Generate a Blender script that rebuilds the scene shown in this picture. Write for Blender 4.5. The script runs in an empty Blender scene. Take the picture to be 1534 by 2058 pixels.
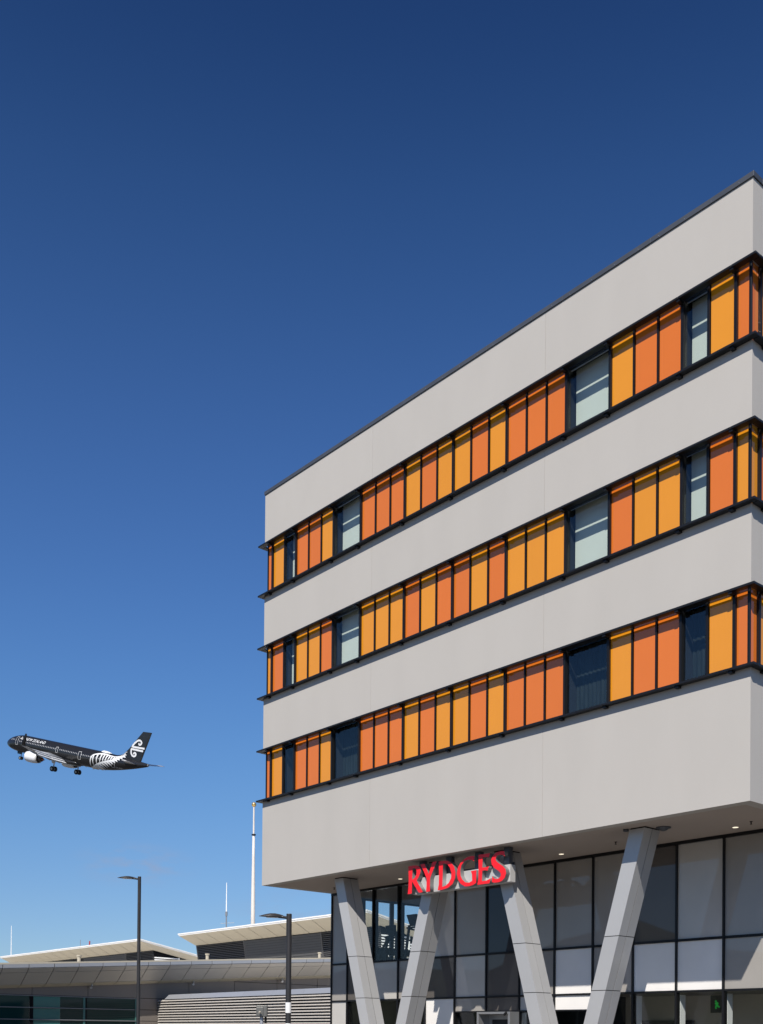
import bpy, math, random
from mathutils import Vector, Matrix

random.seed(7)
SC = bpy.context.scene
COL = SC.collection

# ------------------------------------------------------------------ camera
F_PX, PY, YAW, PIT, ROL = 2151.6352, 2059.3911, 2.4264, 0.0091, 0.0081
CAM = Vector((10.6365, -18.3699, 1.6))
fw = Vector((math.cos(PIT) * math.cos(YAW), math.cos(PIT) * math.sin(YAW), math.sin(PIT)))
rt = Vector((math.sin(YAW), -math.cos(YAW), 0.0))
up = rt.cross(fw)
r2 = rt * math.cos(ROL) + up * math.sin(ROL)
u2 = -rt * math.sin(ROL) + up * math.cos(ROL)
cd = bpy.data.cameras.new('camera')
cam = bpy.data.objects.new('camera', cd)
COL.objects.link(cam)
cam.matrix_world = Matrix(((r2.x, u2.x, -fw.x, CAM.x), (r2.y, u2.y, -fw.y, CAM.y), (r2.z, u2.z, -fw.z, CAM.z), (0, 0, 0, 1)))
cd.sensor_fit = 'HORIZONTAL'
cd.sensor_width = 36.0
cd.lens = 36.0 * F_PX / 1534.0
cd.shift_y = (PY - 1029.0) / 1534.0
cd.clip_start = 0.1
cd.clip_end = 6000
SC.camera = cam

# ------------------------------------------------------------------ sky, sun, exposure
SUN = Vector((0.65, -1.0, 1.19)).normalized()
SUN_EL = math.asin(SUN.z)
SUN_ROT = math.pi / 2 - math.atan2(SUN.y, SUN.x)
SKY_STRENGTH, SUN_STRENGTH, EXPOSURE = 0.115, 5.0, 0.12

world = bpy.data.worlds.new('World')
SC.world = world
world.use_nodes = True
nt = world.node_tree
for n in list(nt.nodes):
    nt.nodes.remove(n)
N = nt.nodes.new
sky = N('ShaderNodeTexSky')
sky.sky_type = 'NISHITA'
sky.sun_disc = False
sky.sun_elevation = SUN_EL
sky.sun_rotation = SUN_ROT
sky.altitude = 20
sky.air_density = 1.0
sky.dust_density = 0.12
sky.ozone_density = 1.6
# a clear polarised sky: the model sky, deepened steadily from the horizon to the zenith in every direction
deep = N('ShaderNodeValToRGB')
deep.color_ramp.interpolation = 'B_SPLINE'
stops = [(0.0, (0.52, 0.665, 0.908)), (0.10, (0.535, 0.68, 0.92)), (0.20, (0.545, 0.79, 1.05)), (0.30, (0.52, 0.825, 1.17)), (0.40, (0.465, 0.755, 1.16)),
         (0.51, (0.41, 0.68, 1.08)), (0.62, (0.284, 0.529, 0.864)), (0.70, (0.175, 0.355, 0.66)), (1.0, (0.14, 0.29, 0.56))]
el_ = deep.color_ramp.elements
stops = [(p_, tuple(0.8 * v_ for v_ in c_)) for p_, c_ in stops]   # a colour ramp clips at 1
el_[0].position, el_[0].color = stops[0][0], (*stops[0][1], 1)
el_[1].position, el_[1].color = stops[-1][0], (*stops[-1][1], 1)
for p_, c_ in stops[1:-1]:
    e_ = el_.new(p_); e_.color = (*c_, 1)
gam = N('ShaderNodeMixRGB'); gam.blend_type = 'MULTIPLY'; gam.inputs[0].default_value = 1.0
tc = N('ShaderNodeTexCoord')
sep = N('ShaderNodeSeparateXYZ')
# two thin banks of low cloud, each a soft patch of direction broken up by noise
mp = N('ShaderNodeMapping'); mp.inputs['Scale'].default_value = (14.0, 14.0, 40.0)
noi = N('ShaderNodeTexNoise'); noi.inputs['Scale'].default_value = 1.6; noi.inputs['Detail'].default_value = 8; noi.inputs['Roughness'].default_value = 0.6
ramp = N('ShaderNodeValToRGB'); ramp.color_ramp.elements[0].position = 0.42; ramp.color_ramp.elements[1].position = 0.72
def bank(d, inner, outer, amount):
    dv = N('ShaderNodeVectorMath'); dv.operation = 'SUBTRACT'; dv.inputs[1].default_value = d
    st = N('ShaderNodeVectorMath'); st.operation = 'MULTIPLY'; st.inputs[1].default_value = (1, 1, 2.6)
    ln = N('ShaderNodeVectorMath'); ln.operation = 'LENGTH'
    mr = N('ShaderNodeMapRange'); mr.interpolation_type = 'SMOOTHSTEP'
    mr.inputs['From Min'].default_value = outer; mr.inputs['From Max'].default_value = inner; mr.inputs['To Max'].default_value = amount
    nt.links.new(tc.outputs['Generated'], dv.inputs[0]); nt.links.new(dv.outputs[0], st.inputs[0]); nt.links.new(st.outputs[0], ln.inputs[0])
    nt.links.new(ln.outputs['Value'], mr.inputs[0])
    return mr
def pix_dir(x, y):
    v = fw + r2 * ((x - 767) / F_PX) - u2 * ((y - PY) / F_PX)
    return tuple(v.normalized())
b1_, b2_ = bank(pix_dir(275, 1738), 0.0, 0.066, 0.95), bank(pix_dir(590, 1850), 0.0, 0.09, 0.5)
b3_ = bank((-0.80, -0.59, 0.085), 0.0, 0.16, 0.8)
ad = N('ShaderNodeMath'); ad.operation = 'ADD'
ad2 = N('ShaderNodeMath'); ad2.operation = 'ADD'
mul = N('ShaderNodeMath'); mul.operation = 'MULTIPLY'
mix = N('ShaderNodeMixRGB'); mix.inputs[2].default_value = (2.5, 3.0, 4.25, 1)
bg = N('ShaderNodeBackground'); bg.inputs['Strength'].default_value = SKY_STRENGTH
out = N('ShaderNodeOutputWorld')
L = nt.links.new
L(sky.outputs[0], gam.inputs[1]); L(deep.outputs[0], gam.inputs[2]); L(tc.outputs['Generated'], mp.inputs[0]); L(mp.outputs[0], noi.inputs['Vector'])
L(noi.outputs['Fac'], ramp.inputs[0]); L(tc.outputs['Generated'], sep.inputs[0])
L(sep.outputs['Z'], deep.inputs[0])
L(b1_.outputs[0], ad.inputs[0]); L(b2_.outputs[0], ad.inputs[1]); L(ad.outputs[0], ad2.inputs[0]); L(b3_.outputs[0], ad2.inputs[1])
L(ramp.outputs[0], mul.inputs[0]); L(ad2.outputs[0], mul.inputs[1]); L(mul.outputs[0], mix.inputs[0])
L(gam.outputs[0], mix.inputs[1]); L(mix.outputs[0], bg.inputs[0]); L(bg.outputs[0], out.inputs[0])

sd = bpy.data.lights.new('sun', 'SUN')
sd.energy = SUN_STRENGTH
sd.angle = math.radians(0.5)
sd.color = (1.0, 0.955, 0.89)
so = bpy.data.objects.new('sun', sd)
so.rotation_euler = SUN.to_track_quat('Z', 'Y').to_euler()
so.location = (30, -40, 60)
COL.objects.link(so)
vs = SC.view_settings
vs.view_transform = 'Standard'; vs.look = 'None'; vs.exposure = EXPOSURE; vs.gamma = 1.0; vs.use_curve_mapping = False

# ------------------------------------------------------------------ materials
def mat(name, rgb, rough=0.6, metal=0.0, spec=0.5, var=0.0, scale=1.5, stretch=(1, 1, 1), bump=0.0, bscale=60, rand=0.0, rvar=0.0):
    m = bpy.data.materials.new(name)
    m.use_nodes = True
    t = m.node_tree
    b = t.nodes['Principled BSDF']
    b.inputs['Base Color'].default_value = (*rgb, 1)
    b.inputs['Roughness'].default_value = rough
    b.inputs['Metallic'].default_value = metal
    b.inputs['Specular IOR Level'].default_value = spec
    geo = t.nodes.new('ShaderNodeNewGeometry')
    if var or rand:
        mpn = t.nodes.new('ShaderNodeMapping'); mpn.inputs['Scale'].default_value = stretch
        nz = t.nodes.new('ShaderNodeTexNoise'); nz.inputs['Scale'].default_value = scale; nz.inputs['Detail'].default_value = 6
        t.links.new(geo.outputs['Position'], mpn.inputs[0]); t.links.new(mpn.outputs[0], nz.inputs['Vector'])
        mr = t.nodes.new('ShaderNodeMapRange')
        mr.inputs['From Min'].default_value = 0.25; mr.inputs['From Max'].default_value = 0.75
        mr.inputs['To Min'].default_value = 1 - var; mr.inputs['To Max'].default_value = 1 + var
        t.links.new(nz.outputs['Fac'], mr.inputs[0])
        val = mr.outputs[0]
        if rand:
            oi = t.nodes.new('ShaderNodeObjectInfo')
            m2 = t.nodes.new('ShaderNodeMapRange'); m2.inputs['To Min'].default_value = 1 - rand; m2.inputs['To Max'].default_value = 1 + rand
            t.links.new(oi.outputs['Random'], m2.inputs[0])
            mm = t.nodes.new('ShaderNodeMath'); mm.operation = 'MULTIPLY'
            t.links.new(val, mm.inputs[0]); t.links.new(m2.outputs[0], mm.inputs[1]); val = mm.outputs[0]
        sc_ = t.nodes.new('ShaderNodeVectorMath'); sc_.operation = 'SCALE'; sc_.inputs[0].default_value = rgb
        t.links.new(val, sc_.inputs['Scale']); t.links.new(sc_.outputs[0], b.inputs['Base Color'])
        if rvar:
            m3 = t.nodes.new('ShaderNodeMapRange'); m3.inputs['From Min'].default_value = 0.3; m3.inputs['From Max'].default_value = 0.7
            m3.inputs['To Min'].default_value = max(0.02, rough - rvar); m3.inputs['To Max'].default_value = rough + rvar
            t.links.new(nz.outputs['Fac'], m3.inputs[0]); t.links.new(m3.outputs[0], b.inputs['Roughness'])
    if bump:
        nb = t.nodes.new('ShaderNodeTexNoise'); nb.inputs['Scale'].default_value = bscale; nb.inputs['Detail'].default_value = 4
        t.links.new(geo.outputs['Position'], nb.inputs['Vector'])
        bp = t.nodes.new('ShaderNodeBump'); bp.inputs['Strength'].default_value = bump; bp.inputs['Distance'].default_value = 0.01
        t.links.new(nb.outputs['Fac'], bp.inputs['Height']); t.links.new(bp.outputs[0], b.inputs['Normal'])
    return m

def glass(name, tint, refl=0.06, rough=0.0):
    m = bpy.data.materials.new(name)
    m.use_nodes = True
    t = m.node_tree
    for n in list(t.nodes):
        t.nodes.remove(n)
    o = t.nodes.new('ShaderNodeOutputMaterial')
    mx = t.nodes.new('ShaderNodeMixShader')
    tr = t.nodes.new('ShaderNodeBsdfTransparent'); tr.inputs[0].default_value = (*tint, 1)
    gl = t.nodes.new('ShaderNodeBsdfGlossy'); gl.inputs['Roughness'].default_value = rough
    lw = t.nodes.new('ShaderNodeLayerWeight'); lw.inputs[0].default_value = 0.5
    p = t.nodes.new('ShaderNodeMath'); p.operation = 'POWER'; p.inputs[1].default_value = 5
    mr = t.nodes.new('ShaderNodeMapRange'); mr.inputs['To Min'].default_value = refl; mr.inputs['To Max'].default_value = 1.0
    t.links.new(lw.outputs['Facing'], p.inputs[0]); t.links.new(p.outputs[0], mr.inputs[0]); t.links.new(mr.outputs[0], mx.inputs[0])
    t.links.new(tr.outputs[0], mx.inputs[1]); t.links.new(gl.outputs[0], mx.inputs[2]); t.links.new(mx.outputs[0], o.inputs[0])
    return m

def emit(name, rgb, s):
    m = bpy.data.materials.new(name)
    m.use_nodes = True
    b = m.node_tree.nodes['Principled BSDF']
    b.inputs['Base Color'].default_value = (*rgb, 1)
    b.inputs['Emission Color'].default_value = (*rgb, 1)
    b.inputs['Emission Strength'].default_value = s
    return m

M = {}
M['wall'] = mat('pale_render', (0.472, 0.442, 0.401), 0.75, spec=0.3, var=0.028, scale=0.7, stretch=(1.5, 1.5, 0.55), bump=0.12, bscale=45, rand=0.012)
M['soffit'] = mat('soffit_board', (0.42, 0.355, 0.305), 0.8, spec=0.2, var=0.03, scale=0.7)
M['coping'] = mat('coping_steel', (0.085, 0.092, 0.105), 0.45, 0.3, var=0.12, scale=2, rand=0.06)
M['dark'] = mat('dark_steel', (0.011, 0.0115, 0.0135), 0.4, 0.1, spec=0.35, var=0.15, scale=3)
M['mull'] = mat('dark_aluminium', (0.011, 0.011, 0.012), 0.35, 0.1, spec=0.3)
M['yellow'] = mat('yellow_glass', (0.735, 0.275, 0.014), 0.06, spec=0.75, var=0.015, scale=2, rand=0.025)
M['orange'] = mat('orange_glass', (0.685, 0.168, 0.018), 0.06, spec=0.75, var=0.015, scale=2, rand=0.03)
M['pane'] = glass('window_glass', (0.925, 0.955, 0.945), 0.05)
M['blind'] = mat('roller_blind', (0.70, 0.71, 0.65), 0.9, spec=0.1, var=0.02, scale=3)
M['sheer'] = mat('dark_curtain', (0.020, 0.027, 0.029), 0.9, spec=0.1, var=0.35, scale=2.2, stretch=(5, 5, 0.6))
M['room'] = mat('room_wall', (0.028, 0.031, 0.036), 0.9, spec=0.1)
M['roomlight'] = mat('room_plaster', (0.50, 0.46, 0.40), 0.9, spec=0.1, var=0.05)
M['clad'] = mat('column_cladding', (0.455, 0.447, 0.435), 0.33, 0.18, spec=0.5, var=0.03, scale=1.1, rand=0.05)
M['gap'] = mat('joint_black', (0.010, 0.010, 0.011), 0.9, spec=0.1)
def panelmat(n, v, tint=(1, 1, 1)):
    return mat(n, tuple(v * c for c in tint), 0.02, spec=0.48, var=0.05, scale=1.2, rand=0.04)
M['p_white'] = panelmat('panel_white', 0.84, (1, 0.96, 0.90))
M['p_light'] = panelmat('panel_light', 0.50, (1, 0.95, 0.87))
M['p_mid'] = panelmat('panel_mid', 0.33, (1, 0.93, 0.84))
M['p_dark'] = panelmat('panel_dark', 0.11, (1, 0.90, 0.82))
M['p_blue'] = panelmat('panel_blue', 0.045, (0.9, 1, 1.15))
M['alu'] = mat('aluminium', (0.36, 0.36, 0.36), 0.35, 0.6)
M['red'] = mat('red_letter', (0.90, 0.018, 0.026), 0.35, spec=0.4)
M['signmetal'] = mat('sign_metal', (0.25, 0.25, 0.245), 0.35, 0.3)
M['signbox'] = mat('sign_box', (0.52, 0.50, 0.475), 0.45, 0.1, var=0.03, scale=4)
M['lamp'] = emit('downlight', (1.0, 0.88, 0.68), 1.0)
M['green'] = emit('exit_green', (0.008, 0.35, 0.045), 0.3)
M['gym'] = mat('gym_black', (0.012, 0.013, 0.016), 0.6)
M['gymfloor'] = mat('gym_floor', (0.06, 0.055, 0.05), 0.5)
M['ceil'] = mat('gym_ceiling', (0.20, 0.18, 0.16), 0.6)
M['sidepost'] = mat('side_post', (0.10, 0.12, 0.15), 0.5)
M['asphalt'] = mat('asphalt', (0.105, 0.097, 0.087), 0.9, var=0.25, scale=0.6, bump=0.4, bscale=80)
M['pave'] = mat('paving', (0.27, 0.255, 0.235), 0.85, var=0.12, scale=1.2)
M['hill'] = mat('hill_green', (0.055, 0.065, 0.04), 0.95, var=0.4, scale=0.03)
M['roofing'] = mat('roof_membrane', (0.78, 0.74, 0.67), 0.7, var=0.06, scale=0.4)
M['canopy'] = mat('canopy_panel', (0.43, 0.405, 0.37), 0.42, 0.1, var=0.05, scale=0.6, rand=0.03)
M['lip'] = mat('canopy_lip', (0.37, 0.38, 0.40), 0.4, 0.35, rand=0.03)
M['cream'] = mat('cream_soffit', (0.47, 0.425, 0.335), 0.7, spec=0.2, var=0.03)
M['twall'] = mat('terminal_wall', (0.185, 0.160, 0.138), 0.6, 0.1, var=0.05, scale=0.8, rand=0.02)
M['white'] = mat('white_paint', (0.78, 0.77, 0.74), 0.5, var=0.03)
M['louvre'] = mat('louvre_grey', (0.070, 0.069, 0.068), 0.55, 0.1)
M['slat'] = mat('slat_pale', (0.52, 0.48, 0.43), 0.5, 0.2, rand=0.03)
M['flash'] = mat('flashing', (0.40, 0.41, 0.43), 0.4, 0.4, rand=0.03)
M['teal'] = mat('teal_glass', (0.006, 0.034, 0.031), 0.05, spec=0.3)
M['teal2'] = mat('teal_glass_blind', (0.045, 0.17, 0.15), 0.07, spec=0.3)
M['tealbar'] = mat('teal_frame', (0.05, 0.16, 0.14), 0.4)
M['greybar'] = mat('grey_bar', (0.17, 0.18, 0.185), 0.45)
M['pole'] = mat('black_pole', (0.032, 0.030, 0.030), 0.45, 0.2, var=0.2, scale=2)
M['lens'] = mat('lamp_lens', (0.40, 0.36, 0.30), 0.3)
M['flagpole'] = mat('flagpole_white', (0.66, 0.60, 0.53), 0.45, var=0.12, scale=0.7, stretch=(1, 1, 0.4))
M['gold'] = mat('gold_ball', (0.70, 0.47, 0.17), 0.3, 0.8)
M['plane'] = mat('black_gloss', (0.016, 0.016, 0.017), 0.24, spec=0.5)
M['pwin'] = mat('cabin_window', (0.30, 0.30, 0.30), 0.4)
M['decal'] = mat('white_decal', (0.72, 0.72, 0.72), 0.4)
M['wing'] = mat('wing_grey', (0.58, 0.585, 0.59), 0.4)
M['nacelle'] = mat('nacelle_white', (0.80, 0.80, 0.80), 0.3)
M['hot'] = mat('exhaust_metal', (0.11, 0.10, 0.095), 0.4, 0.7)
M['rust'] = mat('exhaust_rust', (0.30, 0.10, 0.045), 0.5, 0.3)
M['tyre'] = mat('tyre', (0.014, 0.014, 0.014), 0.8)
M['strut'] = mat('strut', (0.40, 0.39, 0.37), 0.4, 0.3)
M['cabinet'] = mat('cabinet', (0.16, 0.155, 0.14), 0.45, 0.5, var=0.15, scale=9)

# ------------------------------------------------------------------ geometry helpers
WL = {}
class MB:
    def __init__(s):
        s.v, s.f = [], []
    def poly(s, pts):
        i = len(s.v); s.v += [tuple(p) for p in pts]; s.f.append(tuple(range(i, i + len(pts)))); return s
    def hexa(s, b, t):
        i = len(s.v); s.v += [tuple(p) for p in b] + [tuple(p) for p in t]; n = len(b)
        s.f.append(tuple(range(i + n - 1, i - 1, -1))); s.f.append(tuple(range(i + n, i + 2 * n)))
        for k in range(n):
            j = (k + 1) % n
            s.f.append((i + k, i + j, i + n + j, i + n + k))
        return s
    def box(s, x0, x1, y0, y1, z0, z1):
        return s.hexa([(x0, y0, z0), (x1, y0, z0), (x1, y1, z0), (x0, y1, z0)], [(x0, y0, z1), (x1, y0, z1), (x1, y1, z1), (x0, y1, z1)])
    def prism(s, plan, z0, z1):
        a = sum(plan[i][0] * plan[(i + 1) % len(plan)][1] - plan[(i + 1) % len(plan)][0] * plan[i][1] for i in range(len(plan)))
        if a < 0:
            plan = plan[::-1]
        return s.hexa([(x, y, z0) for x, y in plan], [(x, y, z1) for x, y in plan])
    def tube(s, pts, rad, n=10, cap=True):
        pts = [Vector(p) for p in pts]
        if not hasattr(rad, '__len__'):
            rad = [rad] * len(pts)
        base = len(s.v)
        for k, p in enumerate(pts):
            d = (pts[min(k + 1, len(pts) - 1)] - pts[max(k - 1, 0)]).normalized()
            a = d.cross(Vector((0, 0, 1)))
            if a.length < 1e-3:
                a = d.cross(Vector((0, 1, 0)))
            a.normalize(); b = a.cross(d)
            for q in range(n):
                t = 2 * math.pi * q / n
                s.v.append(tuple(p + a * math.cos(t) * rad[k] + b * math.sin(t) * rad[k]))
        for k in range(len(pts) - 1):
            for q in range(n):
                r = (q + 1) % n
                s.f.append((base + k * n + q, base + k * n + r, base + (k + 1) * n + r, base + (k + 1) * n + q))
        if cap:
            s.f.append(tuple(base + q for q in range(n - 1, -1, -1)))
            e = base + (len(pts) - 1) * n
            s.f.append(tuple(e + q for q in range(n)))
        return s
    def mesh(s, name, m, origin=(0, 0, 0), smooth=False):
        me = bpy.data.meshes.new(name)
        o = Vector(origin)
        me.from_pydata([tuple(Vector(v) - o) for v in s.v], [], s.f)
        me.materials.append(m)
        if smooth:
            for p in me.polygons:
                p.use_smooth = True
        me.update()
        return me
    def build(s, name, m, parent=None, smooth=False, label=None, bevel=0.0):
        c = [(min(v[i] for v in s.v) + max(v[i] for v in s.v)) / 2 for i in range(3)]
        me = s.mesh(name, m, c, smooth)
        o = put(name, me, parent, c, label)
        if bevel:
            b = o.modifiers.new('bevel', 'BEVEL'); b.width = bevel; b.segments = 2; b.limit_method = 'ANGLE'
        return o

def put(name, me, parent, wloc, label=None):
    o = bpy.data.objects.new(name, me)
    COL.objects.link(o)
    w = Vector(wloc)
    if parent is not None:
        o.parent = parent
        o.location = w - WL.get(parent.name, Vector((0, 0, 0)))
    else:
        o.location = w
    WL[o.name] = w
    if label:
        o['label'] = label
    return o

def thing(name, label, cat, loc=(0, 0, 0), group=None):
    o = bpy.data.objects.new(name, None)
    COL.objects.link(o)
    o.location = loc
    o.empty_display_size = 0.2
    WL[o.name] = Vector(loc)
    o['label'] = label
    o['category'] = cat
    if group:
        o['group'] = group
    return o

def tag(o, label, cat, group=None):
    o['label'] = label; o['category'] = cat
    if group:
        o['group'] = group
    return o

def boxp(name, m, parent, x0, x1, y0, y1, z0, z1, label=None, bevel=0.0):
    return MB().box(x0, x1, y0, y1, z0, z1).build(name, m, parent, label=label, bevel=bevel)

# ------------------------------------------------------------------ ground and far terrain
g = MB().poly([(-2500, -2500, 0), (2500, -2500, 0), (2500, 2500, 0), (-2500, 2500, 0)]).build('ground', M['asphalt'])
g['kind'] = 'structure'
g = MB().box(-22, 3, -2.6, 2.66, -0.05, 0.13).build('pavement', M['pave']); g['kind'] = 'structure'
hb = MB()
prev = None
for i in range(0, 46):
    a = math.radians(178 + i * 4.0)
    d = 620 + 60 * math.sin(i * 1.7)
    h = 44 + 16 * math.sin(i * 0.55) + 9 * math.sin(i * 1.9 + 1) + 4 * math.sin(i * 4.3)
    ring = [(math.cos(a) * (d - 130), math.sin(a) * (d - 130), -1), (math.cos(a) * (d - 60), math.sin(a) * (d - 60), h * 0.55), (math.cos(a) * d, math.sin(a) * d, h), (math.cos(a) * (d + 200), math.sin(a) * (d + 200), -1)]
    if prev:
        for k in range(3):
            hb.poly([prev[k], ring[k], ring[k + 1], prev[k + 1]])
    prev = ring
h = hb.build('hills', M['hill'], smooth=True); h['kind'] = 'structure'

# ------------------------------------------------------------------ hotel
W, D = 16.06, 12.0
ZB, ZC, ZCT = 6.047, 17.855, 17.962
PLATE_UP = [16.312, 13.212, 10.112]
PLATE_LO = [14.807, 11.707, 8.607]
HEAD = [z + 0.04 for z in PLATE_UP]
SILL = [z - 0.035 for z in PLATE_LO]
MOD, U0 = 0.5902, 0.37
hotel = thing('hotel_building', 'pale grey hotel block with orange and yellow glass bands raised on V columns', 'building', (-8, 0, 0))

def uv(side, u, v):
    if side == 'front':
        return (-u, v)
    if side == 'right':
        return (-v, u)
    return (-W + v, u)

def fbox(mb, side, u0, u1, v0, v1, z0, z1):
    a, b = uv(side, u0, v0), uv(side, u1, v1)
    return mb.box(min(a[0], b[0]), max(a[0], b[0]), min(a[1], b[1]), max(a[1], b[1]), z0, z1)

bands = [(HEAD[0], ZC), (HEAD[1], SILL[0]), (HEAD[2], SILL[1]), (ZB, SILL[2])]
T = 0.25
S1, S2 = -11.06, -5.08
for bi, (z0, z1) in enumerate(bands):
    gp = 0.003
    MB().prism([(-W, 0), (S1 - gp, 0), (S1 - gp, T), (-W + T, T)], z0, z1).build('wall_panel', M['wall'], hotel)
    MB().prism([(S1 + gp, 0), (S2 - gp, 0), (S2 - gp, T), (S1 + gp, T)], z0, z1).build('wall_panel', M['wall'], hotel)
    MB().prism([(S2 + gp, 0), (0, 0), (-T, T), (S2 + gp, T)], z0, z1).build('wall_panel', M['wall'], hotel)
    MB().prism([(0, 0), (0, D), (-T, D), (-T, T)], z0, z1).build('wall_panel', M['wall'], hotel)
    MB().prism([(-W, 0), (-W + T, T), (-W + T, D), (-W, D)], z0, z1).build('wall_panel', M['wall'], hotel)
MB().box(-W, 0, D + 0.003, D + 0.25, ZB, ZC).build('rear_wall', M['wall'], hotel)
MB().box(-W + T + 0.002, -T - 0.002, T + 0.002, D - 0.002, 17.1, 17.3).build('roof_slab', M['coping'], hotel)
MB().box(-W + T + 0.004, -T - 0.004, T + 0.004, D - 0.004, ZB, ZB + 0.12).build('soffit', M['soffit'], hotel)
# dark lining behind the joints and behind the glass bands
lin = MB()
lin.box(-W + T + 0.01, -T - 0.01, T + 0.006, T + 0.03, HEAD[0], 17.09)
lin.box(-W + T + 0.01, -T - 0.01, T + 0.006, T + 0.03, ZB + 0.13, SILL[2] - 0.1)
for a in (1, 2):
    lin.box(-W + T + 0.01, -T - 0.01, T + 0.006, T + 0.03, bands[a][0] + 0.05, bands[a][1] - 0.05)
lin.build('wall_lining', M['gap'], hotel)
# roof coping
def coping(side, u0, u1, n):
    for i in range(n):
        a = u0 + (u1 - u0) * i / n; b = u0 + (u1 - u0) * (i + 1) / n - 0.006
        mb = MB(); fbox(mb, side, a, b, -0.028, 0.30, ZC + 0.004, ZCT)
        mb.build('roof_coping', M['coping'], hotel, bevel=0.004)
        mb = MB()
        k = a + 0.3
        while k < b - 0.1:
            fbox(mb, side, k, k + 0.012, -0.034, -0.028, ZC + 0.03, ZC + 0.042); k += 0.6
        mb.build('coping_rivets', M['alu'], hotel)
coping('front', -0.028, W + 0.028, 7)
coping('right', 0.303, D + 0.2, 5)
coping('left', 0.303, D + 0.2, 5)

# coloured bands
front_cells = {0: 'YOY', 2: 'OYO', 3: 'OYO', 4: 'YOY', 7: 'OYO', 8: 'OYO', 9: 'OYO', 10: 'YOY', 11: 'OYO', 12: 'YOY', 13: 'YOY', 14: 'OYO',
               15: 'YOY', 16: 'OYO', 17: 'OYO', 18: 'OYO', 21: 'YOY', 22: 'OYO', 23: 'OYO', 25: 'YOY'}
front_win = [(1, 2), (5, 7), (19, 21), (24, 25)]
front_br = [0, 2, 5, 7, 10, 13, 16, 19, 21, 24, 26]
side_seq = 'YOOYOYYOOYOYOYYOOYO'
side_cells = {k: (side_seq[k] + ('O' if side_seq[k] == 'Y' else 'Y') + side_seq[k]) for k in range(19)}
side_win = [(3, 5), (9, 10), (14, 16)]
for w in side_win:
    for k in range(*w):
        side_cells.pop(k)
side_br = [0, 3, 5, 9, 10, 14, 16, 19]
cache = {}
CM = {'Y': M['yellow'], 'O': M['orange']}
def panel(side, u0, u1, z0, z1, c):
    w, hh = round(u1 - u0, 4), round(z1 - z0, 4)
    key = (side == 'front', w, hh, c)
    if key not in cache:
        if side == 'front':
            cache[key] = MB().box(-w / 2, w / 2, -0.008, 0.008, -hh / 2, hh / 2).mesh('coloured_panel', CM[c])
        else:
            cache[key] = MB().box(-0.008, 0.008, -w / 2, w / 2, -hh / 2, hh / 2).mesh('coloured_panel', CM[c])
    x, y = uv(side, (u0 + u1) / 2, 0.088 + random.uniform(-0.001, 0.001))
    put('coloured_panel', cache[key], hotel, (x, y, (z0 + z1) / 2), 'yellow glass panel' if c == 'Y' else 'orange glass panel')

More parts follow.
